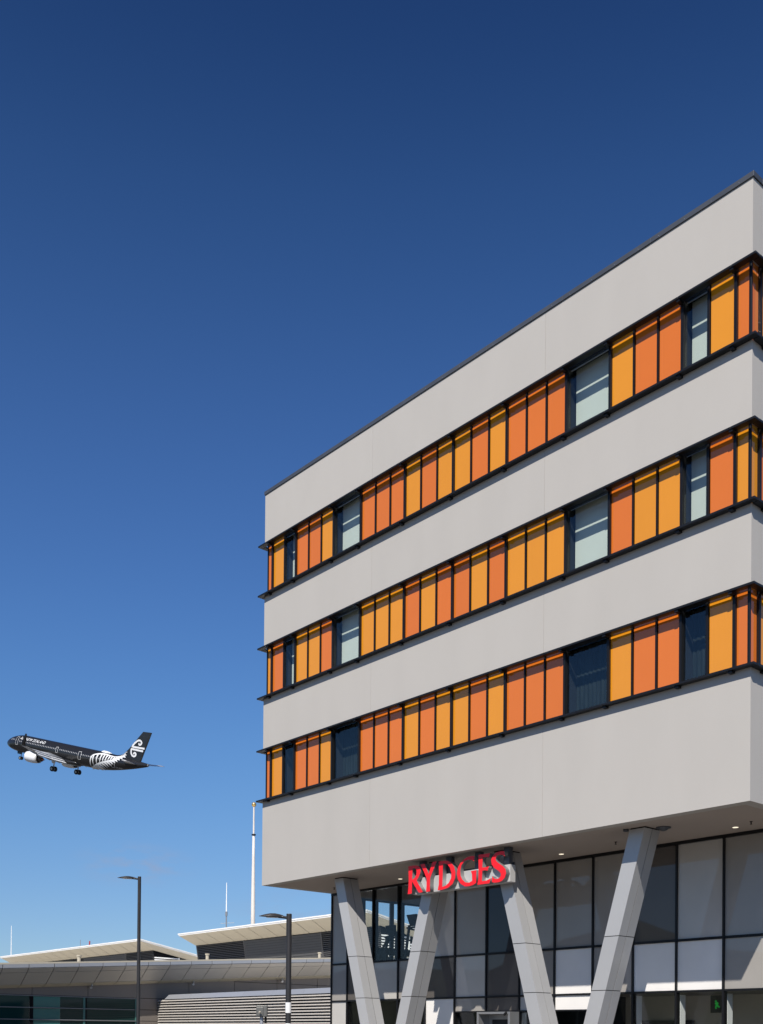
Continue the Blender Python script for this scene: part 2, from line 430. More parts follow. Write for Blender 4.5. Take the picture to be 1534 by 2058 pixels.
def facade(side, cells, wins, brs, nk, length, ends):
    us = [U0 + MOD * k for k in range(nk + 1)]
    for b in range(3):
        z0, z1 = SILL[b] + 0.052, HEAD[b] - 0.004
        mb = MB(); fbox(mb, side, 0.058 if side == 'front' else 0.114, length - 0.058, 0.004, 0.15, SILL[b] + 0.001, SILL[b] + 0.050)
        mb.build('sill_flashing', M['dark'], hotel)
        inner = [k for k in range(nk + 1) if not any(a < k < c for a, c in wins)]
        for k in inner:
            hw = 0.030 if k in brs else 0.019
            mb = MB(); fbox(mb, side, us[k] - hw, us[k] + hw, 0.045 if k not in brs else 0.02, 0.14, z0, z1)
            mb.build('mullion', M['mull'], hotel)
        for k, c in cells.items():
            panel(side, us[k] + 0.031, us[k + 1] - 0.031, z0, z1, c[b])
        # narrow end panels beside the corners
        panel(side, 0.112, us[0] - 0.031, z0, z1, ends[b])
        panel(side, us[-1] + 0.031, length - 0.112, z0, z1, ends[b])
        for a, c in wins:
            ua, ub = us[a] + 0.020, us[c] - 0.020
            fr = MB()
            fbox(fr, side, ua, ub, 0.055, 0.135, z1 - 0.055, z1)
            fbox(fr, side, ua, ub, 0.055, 0.135, z0, z0 + 0.06)
            fbox(fr, side, ua, ua + 0.022, 0.055, 0.135, z0 + 0.061, z1 - 0.056)
            fbox(fr, side, ub - 0.022, ub, 0.055, 0.135, z0 + 0.061, z1 - 0.056)
            win = fr.build('window', M['mull'], hotel)
            mb = MB(); fbox(mb, side, ua + 0.023, ub - 0.023, 0.085, 0.093, z0 + 0.062, z1 - 0.057)
            mb.build('pane', M['pane'], win)
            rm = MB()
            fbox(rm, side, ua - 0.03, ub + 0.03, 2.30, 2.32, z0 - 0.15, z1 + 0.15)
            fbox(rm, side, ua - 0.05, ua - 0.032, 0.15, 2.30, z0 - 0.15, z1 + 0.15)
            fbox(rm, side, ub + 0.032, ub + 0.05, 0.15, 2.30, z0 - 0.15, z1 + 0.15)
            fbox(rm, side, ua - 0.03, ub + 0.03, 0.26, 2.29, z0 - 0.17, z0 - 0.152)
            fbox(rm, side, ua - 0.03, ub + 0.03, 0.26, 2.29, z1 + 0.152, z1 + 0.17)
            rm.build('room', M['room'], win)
            if b == 2:
                mb = MB()
                nf = max(8, int((ub - ua) / 0.055))
                pts = [(ua + (ub - ua) * q / nf, 0.44 + (0.018 if q % 2 else 0.0)) for q in range(nf + 1)]
                for (p0, q0), (p1, q1) in zip(pts[:-1], pts[1:]):
                    a0, a1 = uv(side, p0, q0), uv(side, p1, q1)
                    mb.poly([(*a0, z0 - 0.02), (*a1, z0 - 0.02), (*a1, z1 + 0.1), (*a0, z1 + 0.1)])
                mb.build('curtain', M['sheer'], win)
            if b < 2:
                mb = MB()
                fbox(mb, side, ua + 0.03, ub + 0.0, 0.355, 0.360, z0 - 0.02, z1 + 0.1)
                mb.build('blind', M['blind'], win)
        # corner posts
        # sunshade plates in lengths, and their brackets
        cuts = [-0.150] + [us[k] + (0.0) for k in brs] + [length + (0.150 if side == 'front' else 0.0)]
        if side != 'front':
            cuts[0] = 0.006
        for zt, inn, nm in ((PLATE_UP[b], -0.003, 'sunshade_plate'), (PLATE_LO[b], -0.009, 'sill_plate')):
            for a, c in zip(cuts[:-1], cuts[1:]):
                if c - a < 0.05:
                    continue
                mb = MB(); fbox(mb, side, a + 0.004, c - 0.004, -0.150, inn, zt - 0.045, zt)
                if side != 'front' and a < 0.1:
                    mb = MB(); fbox(mb, side, -0.030, c - 0.004, -0.150, inn, zt - 0.045, zt) if False else fbox(mb, side, a + 0.002, c - 0.004, -0.150, inn, zt - 0.045, zt)
                mb.build(nm, M['dark'], hotel, bevel=0.003)
            for k in brs:
                mb = MB()
                if nm == 'sunshade_plate':
                    fbox(mb, side, us[k] - 0.04, us[k] + 0.04, 0.0, 0.044, zt - 0.07, zt + 0.03)
                    fbox(mb, side, us[k] - 0.04, us[k] + 0.04, -0.13, -0.002, zt - 0.085, zt - 0.047)
                else:
                    fbox(mb, side, us[k] - 0.045, us[k] + 0.045, -0.008, -0.002, zt - 0.085, zt - 0.002)
                    fbox(mb, side, us[k] - 0.045, us[k] + 0.045, -0.115, -0.009, zt - 0.085, zt - 0.047)
                mb.build('sunshade_bracket', M['dark'], hotel)

facade('front', front_cells, front_win, front_br, 26, W, 'OYO')
facade('right', side_cells, side_win, side_br, 19, D, 'OYO')
facade('left', side_cells, side_win, side_br, 19, D, 'OYO')
for b in range(3):
    boxp('corner_post', M['mull'], hotel, -0.108, -0.058, 0.058, 0.108, SILL[b] + 0.004, HEAD[b] - 0.004, bevel=0.006)
    boxp('corner_post', M['mull'], hotel, -W + 0.058, -W + 0.108, 0.058, 0.108, SILL[b] + 0.004, HEAD[b] - 0.004, bevel=0.006)

# downlights and sprinklers in the soffit
for x, y in ((-6.22, 2.05), (-12.07, 2.02), (-1.54, 2.08)):
    MB().tube([(x, y, ZB - 0.004), (x, y, ZB - 0.010)], 0.072, 20).build('downlight', M['white'], hotel)
    MB().tube([(x, y, ZB - 0.0105), (x, y, ZB - 0.014)], 0.060, 20).build('downlight_lens', M['lamp'], hotel)
for x, y in ((-4.33, 1.685), (-14.86, 1.83), (-1.01, 1.79)):
    MB().tube([(x, y, ZB - 0.001), (x, y, ZB - 0.02), (x, y, ZB - 0.05), (x, y, ZB - 0.06)], [0.035, 0.012, 0.012, 0.028], 10).build('sprinkler', M['gap'], hotel)
MB().tube([(-2.60, 1.02, ZB - 0.001), (-2.60, 1.02, ZB - 0.02), (-2.60, 1.02, ZB - 0.03), (-2.60, 1.02, ZB - 0.06), (-2.60, 1.02, ZB - 0.08)], [0.16, 0.16, 0.10, 0.085, 0.03], 18).build('dome_camera', M['coping'], hotel, smooth=True)
MB().tube([(-3.27, 0.62, ZB - 0.001), (-3.27, 0.62, ZB - 0.05)], 0.06, 12).build('junction_box', M['coping'], hotel)

# raking columns
SL = 0.2905
YF, YBK, CW = 0.615, 1.165, 0.385
def column(xr, s):
    col = MB()
    def cx(z):
        return xr + s * (ZB - z) * SL
    i = 0.012
    def sect(z, ins):
        x1 = cx(z) - ins; x0 = cx(z) - CW + ins
        return [(x0, YF + ins, z), (x1, YF + ins, z), (x1, YBK - ins, z), (x0, YBK - ins, z)]
    col.hexa(sect(0, i), sect(ZB - 0.002, i))
    c = col.build('column', M['gap'], hotel)
    zs = [ZB - 0.022, 3.77, 2.60, 1.43, 0.14]
    for a, b in zip(zs[:-1], zs[1:]):
        zt, zb = a - 0.008, b + 0.008
        th = 0.011
        ym = (YF + YBK) / 2
        e = 0.0015
        def slab(p):
            MB().hexa([(cx(zb) + dx, y, zb) for dx, y in p], [(cx(zt) + dx, y, zt) for dx, y in p]).build('cladding_panel', M['clad'], c)
        slab([(-CW, YF), (0, YF), (-th, YF + th), (-CW + th, YF + th)])
        slab([(0, YF), (0, ym - 0.008), (-th, ym - 0.008), (-th, YF + th)])
        slab([(0, ym + 0.008), (0, YBK), (-th, YBK - th), (-th, ym + 0.008)])
        slab([(-CW + th, YF + th), (-CW + th, YBK - th), (-CW, YBK), (-CW, YF)])
        slab([(-CW + th, YBK - th), (-th, YBK - th), (0, YBK), (-CW, YBK)])
    return c
column(-12.945, 1)
column(-9.045, -1)
column(-6.765, 1)
column(-2.775, -1)

# curtain wall under the overhang
YC = 2.70
edges = [-16.06, -15.25, -14.03, -12.88, -11.70, -10.51, -9.31, -8.12, -6.94, -5.74, -4.56, -3.37, -2.17, -0.97]
Z1, Z2, Z3 = 3.79, 2.63, 2.235
row1 = ['p_mid', 'glass', 'glass', 'glass', 'p_light', 'p_mid', 'p_blue', 'p_mid', 'p_mid', 'p_mid', 'p_dark', 'p_light', 'p_mid']
row2 = ['p_mid', 'p_dark', 'p_light', 'p_mid', 'p_dark', 'p_light', 'p_dark', 'p_mid', 'p_white', 'p_mid', 'p_white', 'p_white', 'p_mid']
row3 = [None, None, None, None, None, 'p_mid', 'p_dark', 'p_light', 'p_white', None, None, None, None]
row4 = ['p_light', 'glass', 'glass', 'glass', 'p_white', 'glass', None, 'glass', 'glass', 'glass', 'glass', 'glass', 'glass']
cg = glass('curtain_glass', (0.94, 0.955, 0.95), 0.035)
for i, (a, b) in enumerate(zip(edges[:-1], edges[1:])):
    a2, b2 = a + 0.024, b - 0.024
    def pane(kind, z0, z1):
        boxp('curtain_panel' if kind != 'glass' else 'curtain_pane', cg if kind == 'glass' else M[kind], hotel, a2, b2, YC + random.uniform(0, 0.003), YC + 0.02, z0, z1)
    pane(row1[i], Z1 + 0.03, ZB - 0.075)
    pane(row2[i], Z2 + 0.025, Z1 - 0.03)
    lowtop = Z2 - 0.025
    if row3[i]:
        pane(row3[i], Z3 + 0.02, Z2 - 0.025)
        lowtop = Z3 - 0.02
        boxp('transom', M['mull'], hotel, a2, b2, YC - 0.03, YC + 0.06, Z3 - 0.018, Z3 + 0.018)
    if row4[i]:
        pane(row4[i], 0.16, lowtop)
    boxp('transom', M['mull'], hotel, a2, b2, YC - 0.04, YC + 0.07, Z1 - 0.028, Z1 - 0.004)
    boxp('transom', M['mull'], hotel, a2, b2, YC - 0.028, YC + 0.07, Z1 + 0.0, Z1 + 0.028)
    boxp('transom', M['mull'], hotel, a2, b2, YC - 0.035, YC + 0.07, Z2 - 0.022, Z2 + 0.022)
for x in edges:
    x0 = x - 0.023 if x > -16 else x + 0.002
    boxp('curtain_mullion', M['mull'], hotel, x0, x0 + 0.046, YC - 0.045, YC + 0.10, 0.13, ZB - 0.072)
boxp('curtain_head', M['mull'], hotel, -16.058, -0.94, YC - 0.05, YC + 0.10, ZB - 0.07, ZB - 0.003)
# side and rear of the lower storeys
boxp('side_wall', M['p_mid'], hotel, -0.99, -0.95, YC + 0.11, 10, 0.0, ZB - 0.003)
boxp('rear_wall', M['roomlight'], hotel, -16.05, -0.95, 10.003, 10.1, 0.0, ZB - 0.003)
boxp('side_wall', M['p_mid'], hotel, -16.055, -16.02, YC + 0.11, 10, 0.0, 3.79)
boxp('side_head', M['sidepost'], hotel, -16.055, -15.95, YC + 0.11, 10, ZB - 0.10, ZB - 0.004)
for y in (3.95, 4.505, 5.19, 5.665, 6.62, 7.4, 8.2, 9.0):
    boxp('side_post', M['sidepost'], hotel, -16.05, -15.98, y - 0.075, y + 0.075, 3.795, ZB - 0.105)
ys = [YC + 0.11, 3.95, 4.505, 5.19, 5.665, 6.62, 7.4, 8.2, 9.0, 10.0]
for a, b in zip(ys[:-1], ys[1:]):
    boxp('side_pane', cg, hotel, -16.03, -16.022, a + 0.077, b - 0.077, 3.80, ZB - 0.106)
# gym and lobby interiors
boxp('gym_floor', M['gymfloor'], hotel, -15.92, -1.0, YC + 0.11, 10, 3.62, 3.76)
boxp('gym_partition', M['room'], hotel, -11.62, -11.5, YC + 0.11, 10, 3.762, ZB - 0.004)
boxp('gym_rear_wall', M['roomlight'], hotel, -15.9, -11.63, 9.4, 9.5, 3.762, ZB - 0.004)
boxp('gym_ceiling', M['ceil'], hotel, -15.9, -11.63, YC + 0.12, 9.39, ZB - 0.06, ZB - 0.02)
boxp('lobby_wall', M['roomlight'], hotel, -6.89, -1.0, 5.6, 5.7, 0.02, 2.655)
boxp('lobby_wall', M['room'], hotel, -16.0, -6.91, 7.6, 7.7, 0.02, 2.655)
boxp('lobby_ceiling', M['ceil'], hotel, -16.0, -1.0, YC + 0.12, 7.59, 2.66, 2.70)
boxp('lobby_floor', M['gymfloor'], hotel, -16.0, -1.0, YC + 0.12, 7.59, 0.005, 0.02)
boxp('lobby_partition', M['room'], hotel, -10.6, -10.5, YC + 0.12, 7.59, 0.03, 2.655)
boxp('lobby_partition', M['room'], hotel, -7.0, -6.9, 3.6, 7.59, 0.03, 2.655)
boxp('reception_screen', M['gym'], hotel, -6.6, -4.75, 5.52, 5.58, 0.03, 2.02)
for x in (-4.56, -3.37, -2.17):
    boxp('mullion_fin', M['white'], hotel, x - 0.018, x + 0.018, YC + 0.13, YC + 0.33, 0.03, 2.56)
boxp('lobby_post', M['white'], hotel, -6.2, -5.9, 3.1, 3.2, 0.03, 2.30)
boxp('lobby_post', M['white'], hotel, -14.95, -14.8, 3.3, 3.42, 0.03, 2.655)
# entrance door portal
portal = MB()
portal.box(-9.285, -8.10, 2.30, YC + 0.08, 2.155, 2.213)
portal.box(-9.285, -9.215, 2.30, YC + 0.08, 0.13, 2.154)
portal.box(-8.17, -8.10, 2.30, YC + 0.08, 0.13, 2.154)
door = portal.build('entrance_door', M['alu'], hotel, bevel=0.004)
fr = MB()
fr.box(-9.21, -8.175, YC + 0.0, YC + 0.05, 2.02, 2.15)
fr.box(-9.21, -9.10, YC + 0.0, YC + 0.05, 0.14, 2.018)
fr.box(-8.29, -8.175, YC + 0.0, YC + 0.05, 0.14, 2.018)
fr.build('door_frame', M['alu'], door)
boxp('door_leaf', M['gym'], door, -9.095, -8.295, YC + 0.03, YC + 0.045, 0.14, 2.016)
MB().tube([(-8.22, 2.30, 2.19), (-8.22, 2.24, 2.15), (-8.22, 2.22, 2.11)], [0.03, 0.035, 0.02], 10).build('door_camera', M['gap'], door)
boxp('door_frame', M['alu'], hotel, -8.07, -7.90, YC + 0.03, YC + 0.09, 0.14, 2.19)

# ------------------------------------------------------------------ sign
sign = thing('hotel_sign', 'red raised letters on a pale metal box hung below the wall between two columns', 'sign', (-8.05, 0.3, 5.2))
LET = {
 'R': ([(-9.73, 5.932), (-9.55, 5.935), (-9.419, 5.92), (-9.34, 5.895), (-9.29, 5.85), (-9.268, 5.789), (-9.283, 5.70), (-9.349, 5.602), (-9.415, 5.541), (-9.30, 5.38), (-9.178, 5.221), (-9.291, 5.209), (-9.345, 5.23), (-9.399, 5.302), (-9.50, 5.42), (-9.583, 5.526), (-9.593, 5.22), (-9.749, 5.216), (-9.722, 5.40), (-9.716, 5.60)],
       [(-9.573, 5.859), (-9.50, 5.862), (-9.449, 5.837), (-9.415, 5.769), (-9.43, 5.688), (-9.483, 5.612), (-9.583, 5.575)]),
 'Y': ([(-9.286, 5.927), (-9.121, 5.931), (-8.973, 5.657), (-8.833, 5.943), (-8.674, 5.942), (-8.81, 5.73), (-8.913, 5.543), (-8.920, 5.37), (-8.915, 5.211), (-9.060, 5.209), (-9.045, 5.37), (-9.041, 5.538), (-9.15, 5.74)], None),
 'D': ([(-8.607, 5.926), (-8.404, 5.928), (-8.28, 5.905), (-8.17, 5.85), (-8.063, 5.744), (-8.015, 5.60), (-8.023, 5.449), (-8.109, 5.318), (-8.27, 5.237), (-8.472, 5.208), (-8.638, 5.212), (-8.60, 5.35), (-8.594, 5.60)],
       [(-8.454, 5.859), (-8.38, 5.853), (-8.29, 5.815), (-8.207, 5.724), (-8.155, 5.588), (-8.166, 5.464), (-8.246, 5.358), (-8.359, 5.298), (-8.473, 5.28), (-8.461, 5.593)]),
 'G': ([(-7.365, 5.914), (-7.46, 5.928), (-7.555, 5.925), (-7.64, 5.912), (-7.713, 5.885), (-7.845, 5.805), (-7.932, 5.70), (-7.966, 5.551), (-7.928, 5.404), (-7.827, 5.288), (-7.68, 5.212), (-7.534, 5.205), (-7.41, 5.222), (-7.307, 5.259), (-7.303, 5.569), (-7.486, 5.565), (-7.450, 5.485), (-7.440, 5.325), (-7.548, 5.290), (-7.667, 5.31), (-7.774, 5.388), (-7.835, 5.489), (-7.85, 5.615), (-7.811, 5.744), (-7.712, 5.827), (-7.581, 5.853), (-7.462, 5.832), (-7.384, 5.794)], None),
 'E': ([(-7.236, 5.926), (-6.853, 5.922), (-6.896, 5.826), (-6.99, 5.845), (-7.097, 5.848), (-7.105, 5.608), (-6.98, 5.605), (-6.881, 5.618), (-6.935, 5.515), (-7.02, 5.535), (-7.107, 5.533), (-7.115, 5.283), (-6.979, 5.281), (-6.822, 5.322), (-6.871, 5.206), (-7.267, 5.209), (-7.235, 5.35), (-7.230, 5.60)], None),
 'S': ([(-6.392, 5.908), (-6.46, 5.922), (-6.546, 5.926), (-6.63, 5.915), (-6.70, 5.893), (-6.783, 5.829), (-6.82, 5.751), (-6.80, 5.648), (-6.717, 5.555), (-6.567, 5.464), (-6.51, 5.405), (-6.508, 5.345), (-6.56, 5.295), (-6.652, 5.285), (-6.727, 5.311), (-6.784, 5.368), (-6.789, 5.226), (-6.72, 5.208), (-6.651, 5.202), (-6.56, 5.203), (-6.47, 5.226), (-6.38, 5.289), (-6.338, 5.384), (-6.357, 5.488), (-6.444, 5.570), (-6.593, 5.661), (-6.665, 5.722), (-6.676, 5.789), (-6.62, 5.838), (-6.521, 5.845), (-6.44, 5.826), (-6.385, 5.791)], None),
}
YL0, YL1 = 0.195, 0.325
for ch in 'RYDGES':
    outer, hole = LET[ch]
    cu = bpy.data.curves.new('letter_outline', 'CURVE')
    cu.dimensions = '2D'; cu.fill_mode = 'BOTH'; cu.extrude = (YL1 - YL0) / 2
    for ring in (outer, hole):
        if not ring:
            continue
        sp = cu.splines.new('POLY'); sp.points.add(len(ring) - 1); sp.use_cyclic_u = True
        for p, (x, z) in zip(sp.points, ring):
            p.co = (x, z, 0, 1)
    tmp = bpy.data.objects.new('tmp', cu)
    me = bpy.data.meshes.new_from_object(tmp)
    bpy.data.objects.remove(tmp); bpy.data.curves.remove(cu)
    cx_ = sum(p[0] for p in outer) / len(outer)
    for v in me.vertices:
        x, z, y = v.co.x, v.co.y, v.co.z
        v.co = (x - cx_, -y, z - 5.2)
    me.name = 'letter'
    me.materials.clear(); me.materials.append(M['red']); me.materials.append(M['signmetal'])
    me.update()
    for p in me.polygons:
        p.material_index = 0 if (abs(p.normal.y) > 0.9 and p.center.y < 0) else 1
    put('letter', me, sign, (cx_, (YL0 + YL1) / 2, 5.2), 'letter ' + ch)
MB().box(-9.70, -6.335, 0.328, 0.52, 5.205, 5.618).build('backing_box', M['signbox'], sign, bevel=0.008)
for x in (-9.40, -8.42, -7.42, -6.48):
    boxp('hanger', M['coping'], sign, x - 0.09, x + 0.09, 0.36, 0.48, 5.62, ZB - 0.003)
boxp('rail', M['coping'], sign, -9.65, -6.4, 0.535, 0.565, 5.62, 5.70)

# ------------------------------------------------------------------ gym equipment behind the glass
def machine(name, label, cat, x, y, ztop, deep):
    t = thing(name, label, cat, (x, y, 3.76))
    boxp('deck', M['gym'], t, x - 0.35, x + 0.35, y - 0.3, y + deep, 3.765, 3.93, bevel=0.02)
    MB().tube([(x - 0.28, y - 0.15, 3.93), (x - 0.20, y - 0.05, ztop - 0.32)], 0.045, 8).build('upright', M['gym'], t)
    MB().tube([(x + 0.28, y - 0.15, 3.93), (x + 0.20, y - 0.05, ztop - 0.32)], 0.045, 8).build('upright', M['gym'], t)
    MB().hexa([(x - 0.13, y - 0.10, ztop - 0.36), (x + 0.15, y - 0.10, ztop - 0.36), (x + 0.15, y + 0.02, ztop - 0.36), (x - 0.13, y + 0.02, ztop - 0.36)],
              [(x - 0.24, y - 0.16, ztop), (x + 0.24, y - 0.16, ztop), (x + 0.24, y - 0.10, ztop), (x - 0.24, y - 0.10, ztop)]).build('console', M['gym'], t, bevel=0.02)
    MB().tube([(x - 0.30, y + 0.55, ztop - 0.48), (x - 0.30, y - 0.05, ztop - 0.40), (x + 0.30, y - 0.05, ztop - 0.40), (x + 0.30, y + 0.55, ztop - 0.48)], 0.03, 8).build('handrail', M['gym'], t)
    return t
machine('treadmill', 'black treadmill with tilted screen behind the glass beside the second column', 'treadmill', -14.02, 4.4, 5.36, 1.5)
machine('treadmill', 'black treadmill with low rounded console left of the middle window bar', 'treadmill', -14.80, 4.2, 5.06, 1.5)
bk = thing('exercise_bike', 'black exercise bike with hooked handlebar behind the left gym window', 'exercise bike', (-14.75, 3.8, 3.76))
MB().tube([(-14.95, 3.75, 3.80), (-14.98, 3.8, 4.20), (-14.80, 3.85, 4.45), (-14.70, 3.85, 4.62)], 0.04, 8).build('handlebar_post', M['gym'], bk)
MB().tube([(-14.70, 3.85, 4.50), (-14.64, 3.85, 4.58), (-14.68, 3.85, 4.66), (-14.80, 3.85, 4.66)], [0.05, 0.06, 0.05, 0.04], 8).build('handlebar', M['gym'], bk)
MB().tube([(-15.0, 3.7, 3.80), (-14.85, 3.9, 4.05), (-14.55, 3.95, 3.90)], 0.06, 8).build('frame', M['gym'], bk)
MB().tube([(-14.93, 3.80, 4.0), (-14.93, 3.90, 4.0)], 0.24, 18).build('flywheel', M['gym'], bk)
rk = thing('dumbbell_rack', 'low black rack of round dumbbells along the gym side glazing', 'rack', (-15.7, 5.0, 3.76))
boxp('shelf', M['gym'], rk, -15.85, -15.5, 4.05, 6.4, 4.20, 4.26)
for y in (4.08, 5.2, 6.32):
    boxp('leg', M['gym'], rk, -15.8, -15.55, y, y + 0.05, 3.765, 4.198)
for i in range(9):
    y = 4.2 + i * 0.26
    MB().tube([(-15.84, y, 4.345), (-15.76, y, 4.345), (-15.755, y, 4.345), (-15.65, y, 4.345), (-15.645, y, 4.345), (-15.56, y, 4.345)], [0.085, 0.085, 0.025, 0.025, 0.085, 0.085], 10).build('dumbbell', M['gym'], rk)
ex = thing('exit_sign', 'green lit running figure exit sign hanging behind the entrance glass', 'exit sign', (-3.77, 5.0, 2.3))
boxp('housing', M['gym'], ex, -3.93, -3.61, 5.0, 5.06, 2.19, 2.62)
rm_ = MB()
def flat(pts):
    rm_.hexa([(x, 4.998, z) for x, z in pts], [(x, 4.992, z) for x, z in pts])
cx0, cz0 = -3.762, 2.39
flat([(cx0 - 0.02 + 0.028 * math.cos(a), cz0 + 0.085 + 0.022 * math.sin(a)) for a in [i * math.pi / 4 for i in range(8)]])
for (a, b, w) in (((0.0, 0.055), (0.012, -0.01), 0.030), ((0.012, -0.01), (-0.025, -0.05), 0.022), ((-0.025, -0.05), (-0.01, -0.10), 0.020), ((0.012, -0.01), (0.05, -0.05), 0.022), ((0.05, -0.05), (0.085, -0.06), 0.018), ((0.0, 0.05), (-0.045, 0.02), 0.016), ((0.0, 0.05), (0.05, 0.03), 0.016)):
    dx, dz = b[0] - a[0], b[1] - a[1]; l = math.hypot(dx, dz); nx, nz = -dz / l * w, dx / l * w
    flat([(cx0 + a[0] - nx, cz0 + a[1] - nz), (cx0 + b[0] - nx, cz0 + b[1] - nz), (cx0 + b[0] + nx, cz0 + b[1] + nz), (cx0 + a[0] + nx, cz0 + a[1] + nz)])
rm_.build('running_figure', M['green'], ex)

# ------------------------------------------------------------------ terminal building
term = thing('terminal_building', 'low terminal with curved grey canopy panels and dark green windows', 'building', (-40, 10, 0))
XT, XB, XW = -38.796, -39.726, -40.126
ZL = lambda y: 4.646 + 0.0655 * y
P = 1.266
y0 = 1.053 - 7 * P
cm = {}
def cpanel(kind, name, m, prof):
    # prof: list of (x, dz) section points; panel swept one bay along y, sheared with the rising eave
    g_ = 0.017
    y1, y2 = g_, P - g_
    n = Vector((prof[1][1] - prof[0][1], 0, -(prof[1][0] - prof[0][0]))).normalized() * 0.03
    mb = MB()
    a, b = prof
    def q(p, y, k=0):
        return (p[0] - XT - (n.x if k else 0), y, p[1] + 0.0655 * y - (n.z if k else 0))
    mb.hexa([q(a, y1, 1), q(b, y1, 1), q(b, y2, 1), q(a, y2, 1)], [q(a, y1), q(b, y1), q(b, y2), q(a, y2)])
    cm[kind] = (name, mb.mesh(name, m))
cpanel('lip', 'canopy_lip', M['lip'], [(XT, 0.006), (XT, -0.16)])
cpanel('up', 'canopy_panel', M['canopy'], [(XT - 0.004, -0.168), (XT - 0.22, -0.355)])
cpanel('low', 'canopy_panel', M['canopy'], [(XT - 0.236, -0.371), (XB, -0.905)])
cpanel('sof', 'canopy_soffit', M['cream'], [(XB - 0.01, -0.925), (XW, -1.06)])
for i in range(44):
    y = y0 + i * P
    for k in ('lip', 'up', 'low', 'sof'):
        put(cm[k][0], cm[k][1], term, (XT, y, ZL(y)))
ya, yb = y0, y0 + 44 * P
bk_ = MB()
def sec(x, dz, y):
    return (x, y, ZL(y) + dz)
for (xa, da), (xb, db) in zip([(XT - 0.045, 0.0), (XT - 0.045, -0.19), (XB - 0.04, -0.86)], [(XT - 0.045, -0.19), (XB - 0.04, -0.86), (XW - 0.01, -0.99)]):
    bk_.poly([sec(xa, da, ya), sec(xb, db, ya), sec(xb, db, yb), sec(xa, da, yb)])
bk_.build('canopy_backing', M['gap'], term)
MB().hexa([sec(XT + 0.012, 0.012, ya), sec(XT + 0.012, 0.012, yb), sec(XT - 0.3, 0.012, yb), sec(XT - 0.3, 0.012, ya)],
          [sec(XT + 0.012, 0.09, ya), sec(XT + 0.012, 0.09, yb), sec(XT - 0.3, 0.09, yb), sec(XT - 0.3, 0.09, ya)]).build('roof_edge', M['cream'], term)
MB().poly([sec(XT - 0.31, 0.06, ya), sec(XT - 0.31, 0.06, yb), (-115, yb, ZL(yb) + 0.06), (-115, ya, ZL(ya) + 0.06)]).build('roof', M['roofing'], term)
# wall panels above and beside the windows
WJ = [-8.68, -5.75, -2.82, 0.115, 3.047, 5.976, 8.905, 11.844, 14.766, 17.684, 20.62, 23.55, 26.48, 29.41, 32.34, 35.27, 38.2, 41.1, 44.0]
wg = 0.014
for a, b in zip(WJ[:-1], WJ[1:]):
    def wp(ylo, yhi, zl, zh_lo, zh_hi):
        MB().hexa([(XW - 0.05, ylo + wg, zl + wg), (XW, ylo + wg, zl + wg), (XW, yhi - wg, zl + wg), (XW - 0.05, yhi - wg, zl + wg)],
                  [(XW - 0.05, ylo + wg, zh_lo - wg), (XW, ylo + wg, zh_lo - wg), (XW, yhi - wg, zh_hi - wg), (XW - 0.05, yhi - wg, zh_hi - wg)]).build('wall_panel', M['twall'], term)
    ta, tb = ZL(a) - 1.04, ZL(b) - 1.04
    if b < 9:
        wp(a, b, 3.39, ta, tb)
    elif a < 11.8:
        wp(a, b, 3.39, ta, tb)
    else:
        if ta > 4.50:
            wp(a, b, 3.39, 4.484, 4.484); wp(a, b, 4.484, ta, tb)
        else:
            wp(a, b, 3.39, ta, tb)
    if a > 8.7:
        for zl, zh in ((2.785, 3.39), (2.19, 2.785), (1.6, 2.19), (1.0, 1.6), (0.0, 1.0)):
            wp(a, b, zl, zh, zh)
wp(8.70, 8.905, 0, 3.39, 3.39)
boxp('wall_backing', M['gap'], term, XW - 0.12, XW - 0.06, 8.72, 44, 0, 4.9)
MB().hexa([(XW - 0.12, ya, 3.38), (XW - 0.06, ya, 3.38), (XW - 0.06, 44, 3.38), (XW - 0.12, 44, 3.38)], [(XW - 0.12, ya, ZL(ya) - 1.0), (XW - 0.06, ya, ZL(ya) - 1.0), (XW - 0.06, 44, ZL(44) - 1.0), (XW - 0.12, 44, ZL(44) - 1.0)]).build('wall_backing', M['gap'], term)
# green windows
wy = [-8.5, -5.65, -2.75, 0.12, 3.0, 5.80, 8.70]
for wi, (a, b) in enumerate(zip(wy[:-1], wy[1:])):
    fr = MB()
    fr.box(XW - 0.05, XW + 0.012, a + 0.004, b - 0.004, 3.335, 3.383)
    wn = fr.build('window', M['greybar'], term)
    if wi == 4:
        boxp('pane', M['teal2'], wn, XW - 0.06, XW - 0.05, a + 0.06, a + 1.52, 0.1, 3.33)
        boxp('pane', M['teal'], wn, XW - 0.06, XW - 0.05, a + 1.525, b - 0.06, 0.1, 3.33)
    else:
        boxp('pane', M['teal'], wn, XW - 0.06, XW - 0.05, a + 0.06, b - 0.06, 0.1, 3.33)
    boxp('frame', M['tealbar'] if wi in (4, 5) else M['gap'], wn, XW - 0.06, XW - 0.02, b - 0.055, b + 0.05, 0.1, 3.334)
    boxp('frame', M['gap'], wn, XW - 0.059, XW - 0.022, a + 0.051, a + 0.13, 0.1, 3.334)
    for z in (2.75, 2.165, 1.58, 1.0):
        boxp('bar', M['greybar'], wn, XW - 0.045, XW + 0.03, a + 0.004, b - 0.004, z, z + 0.045)
for y, z in ((12.0, 4.27), (17.9, 4.79), (6.08, 4.02)):
    zz = ZL(y) - 1.0
    c_ = MB().tube([(-39.9, y, zz), (-39.9, y, zz - 0.13)], 0.03, 8)
    c_.tube([(-40.0, y - 0.02, zz - 0.16), (-39.72, y - 0.12, zz - 0.22)], [0.055, 0.065], 10)
    c_.build('security_camera', M['alu'], term)
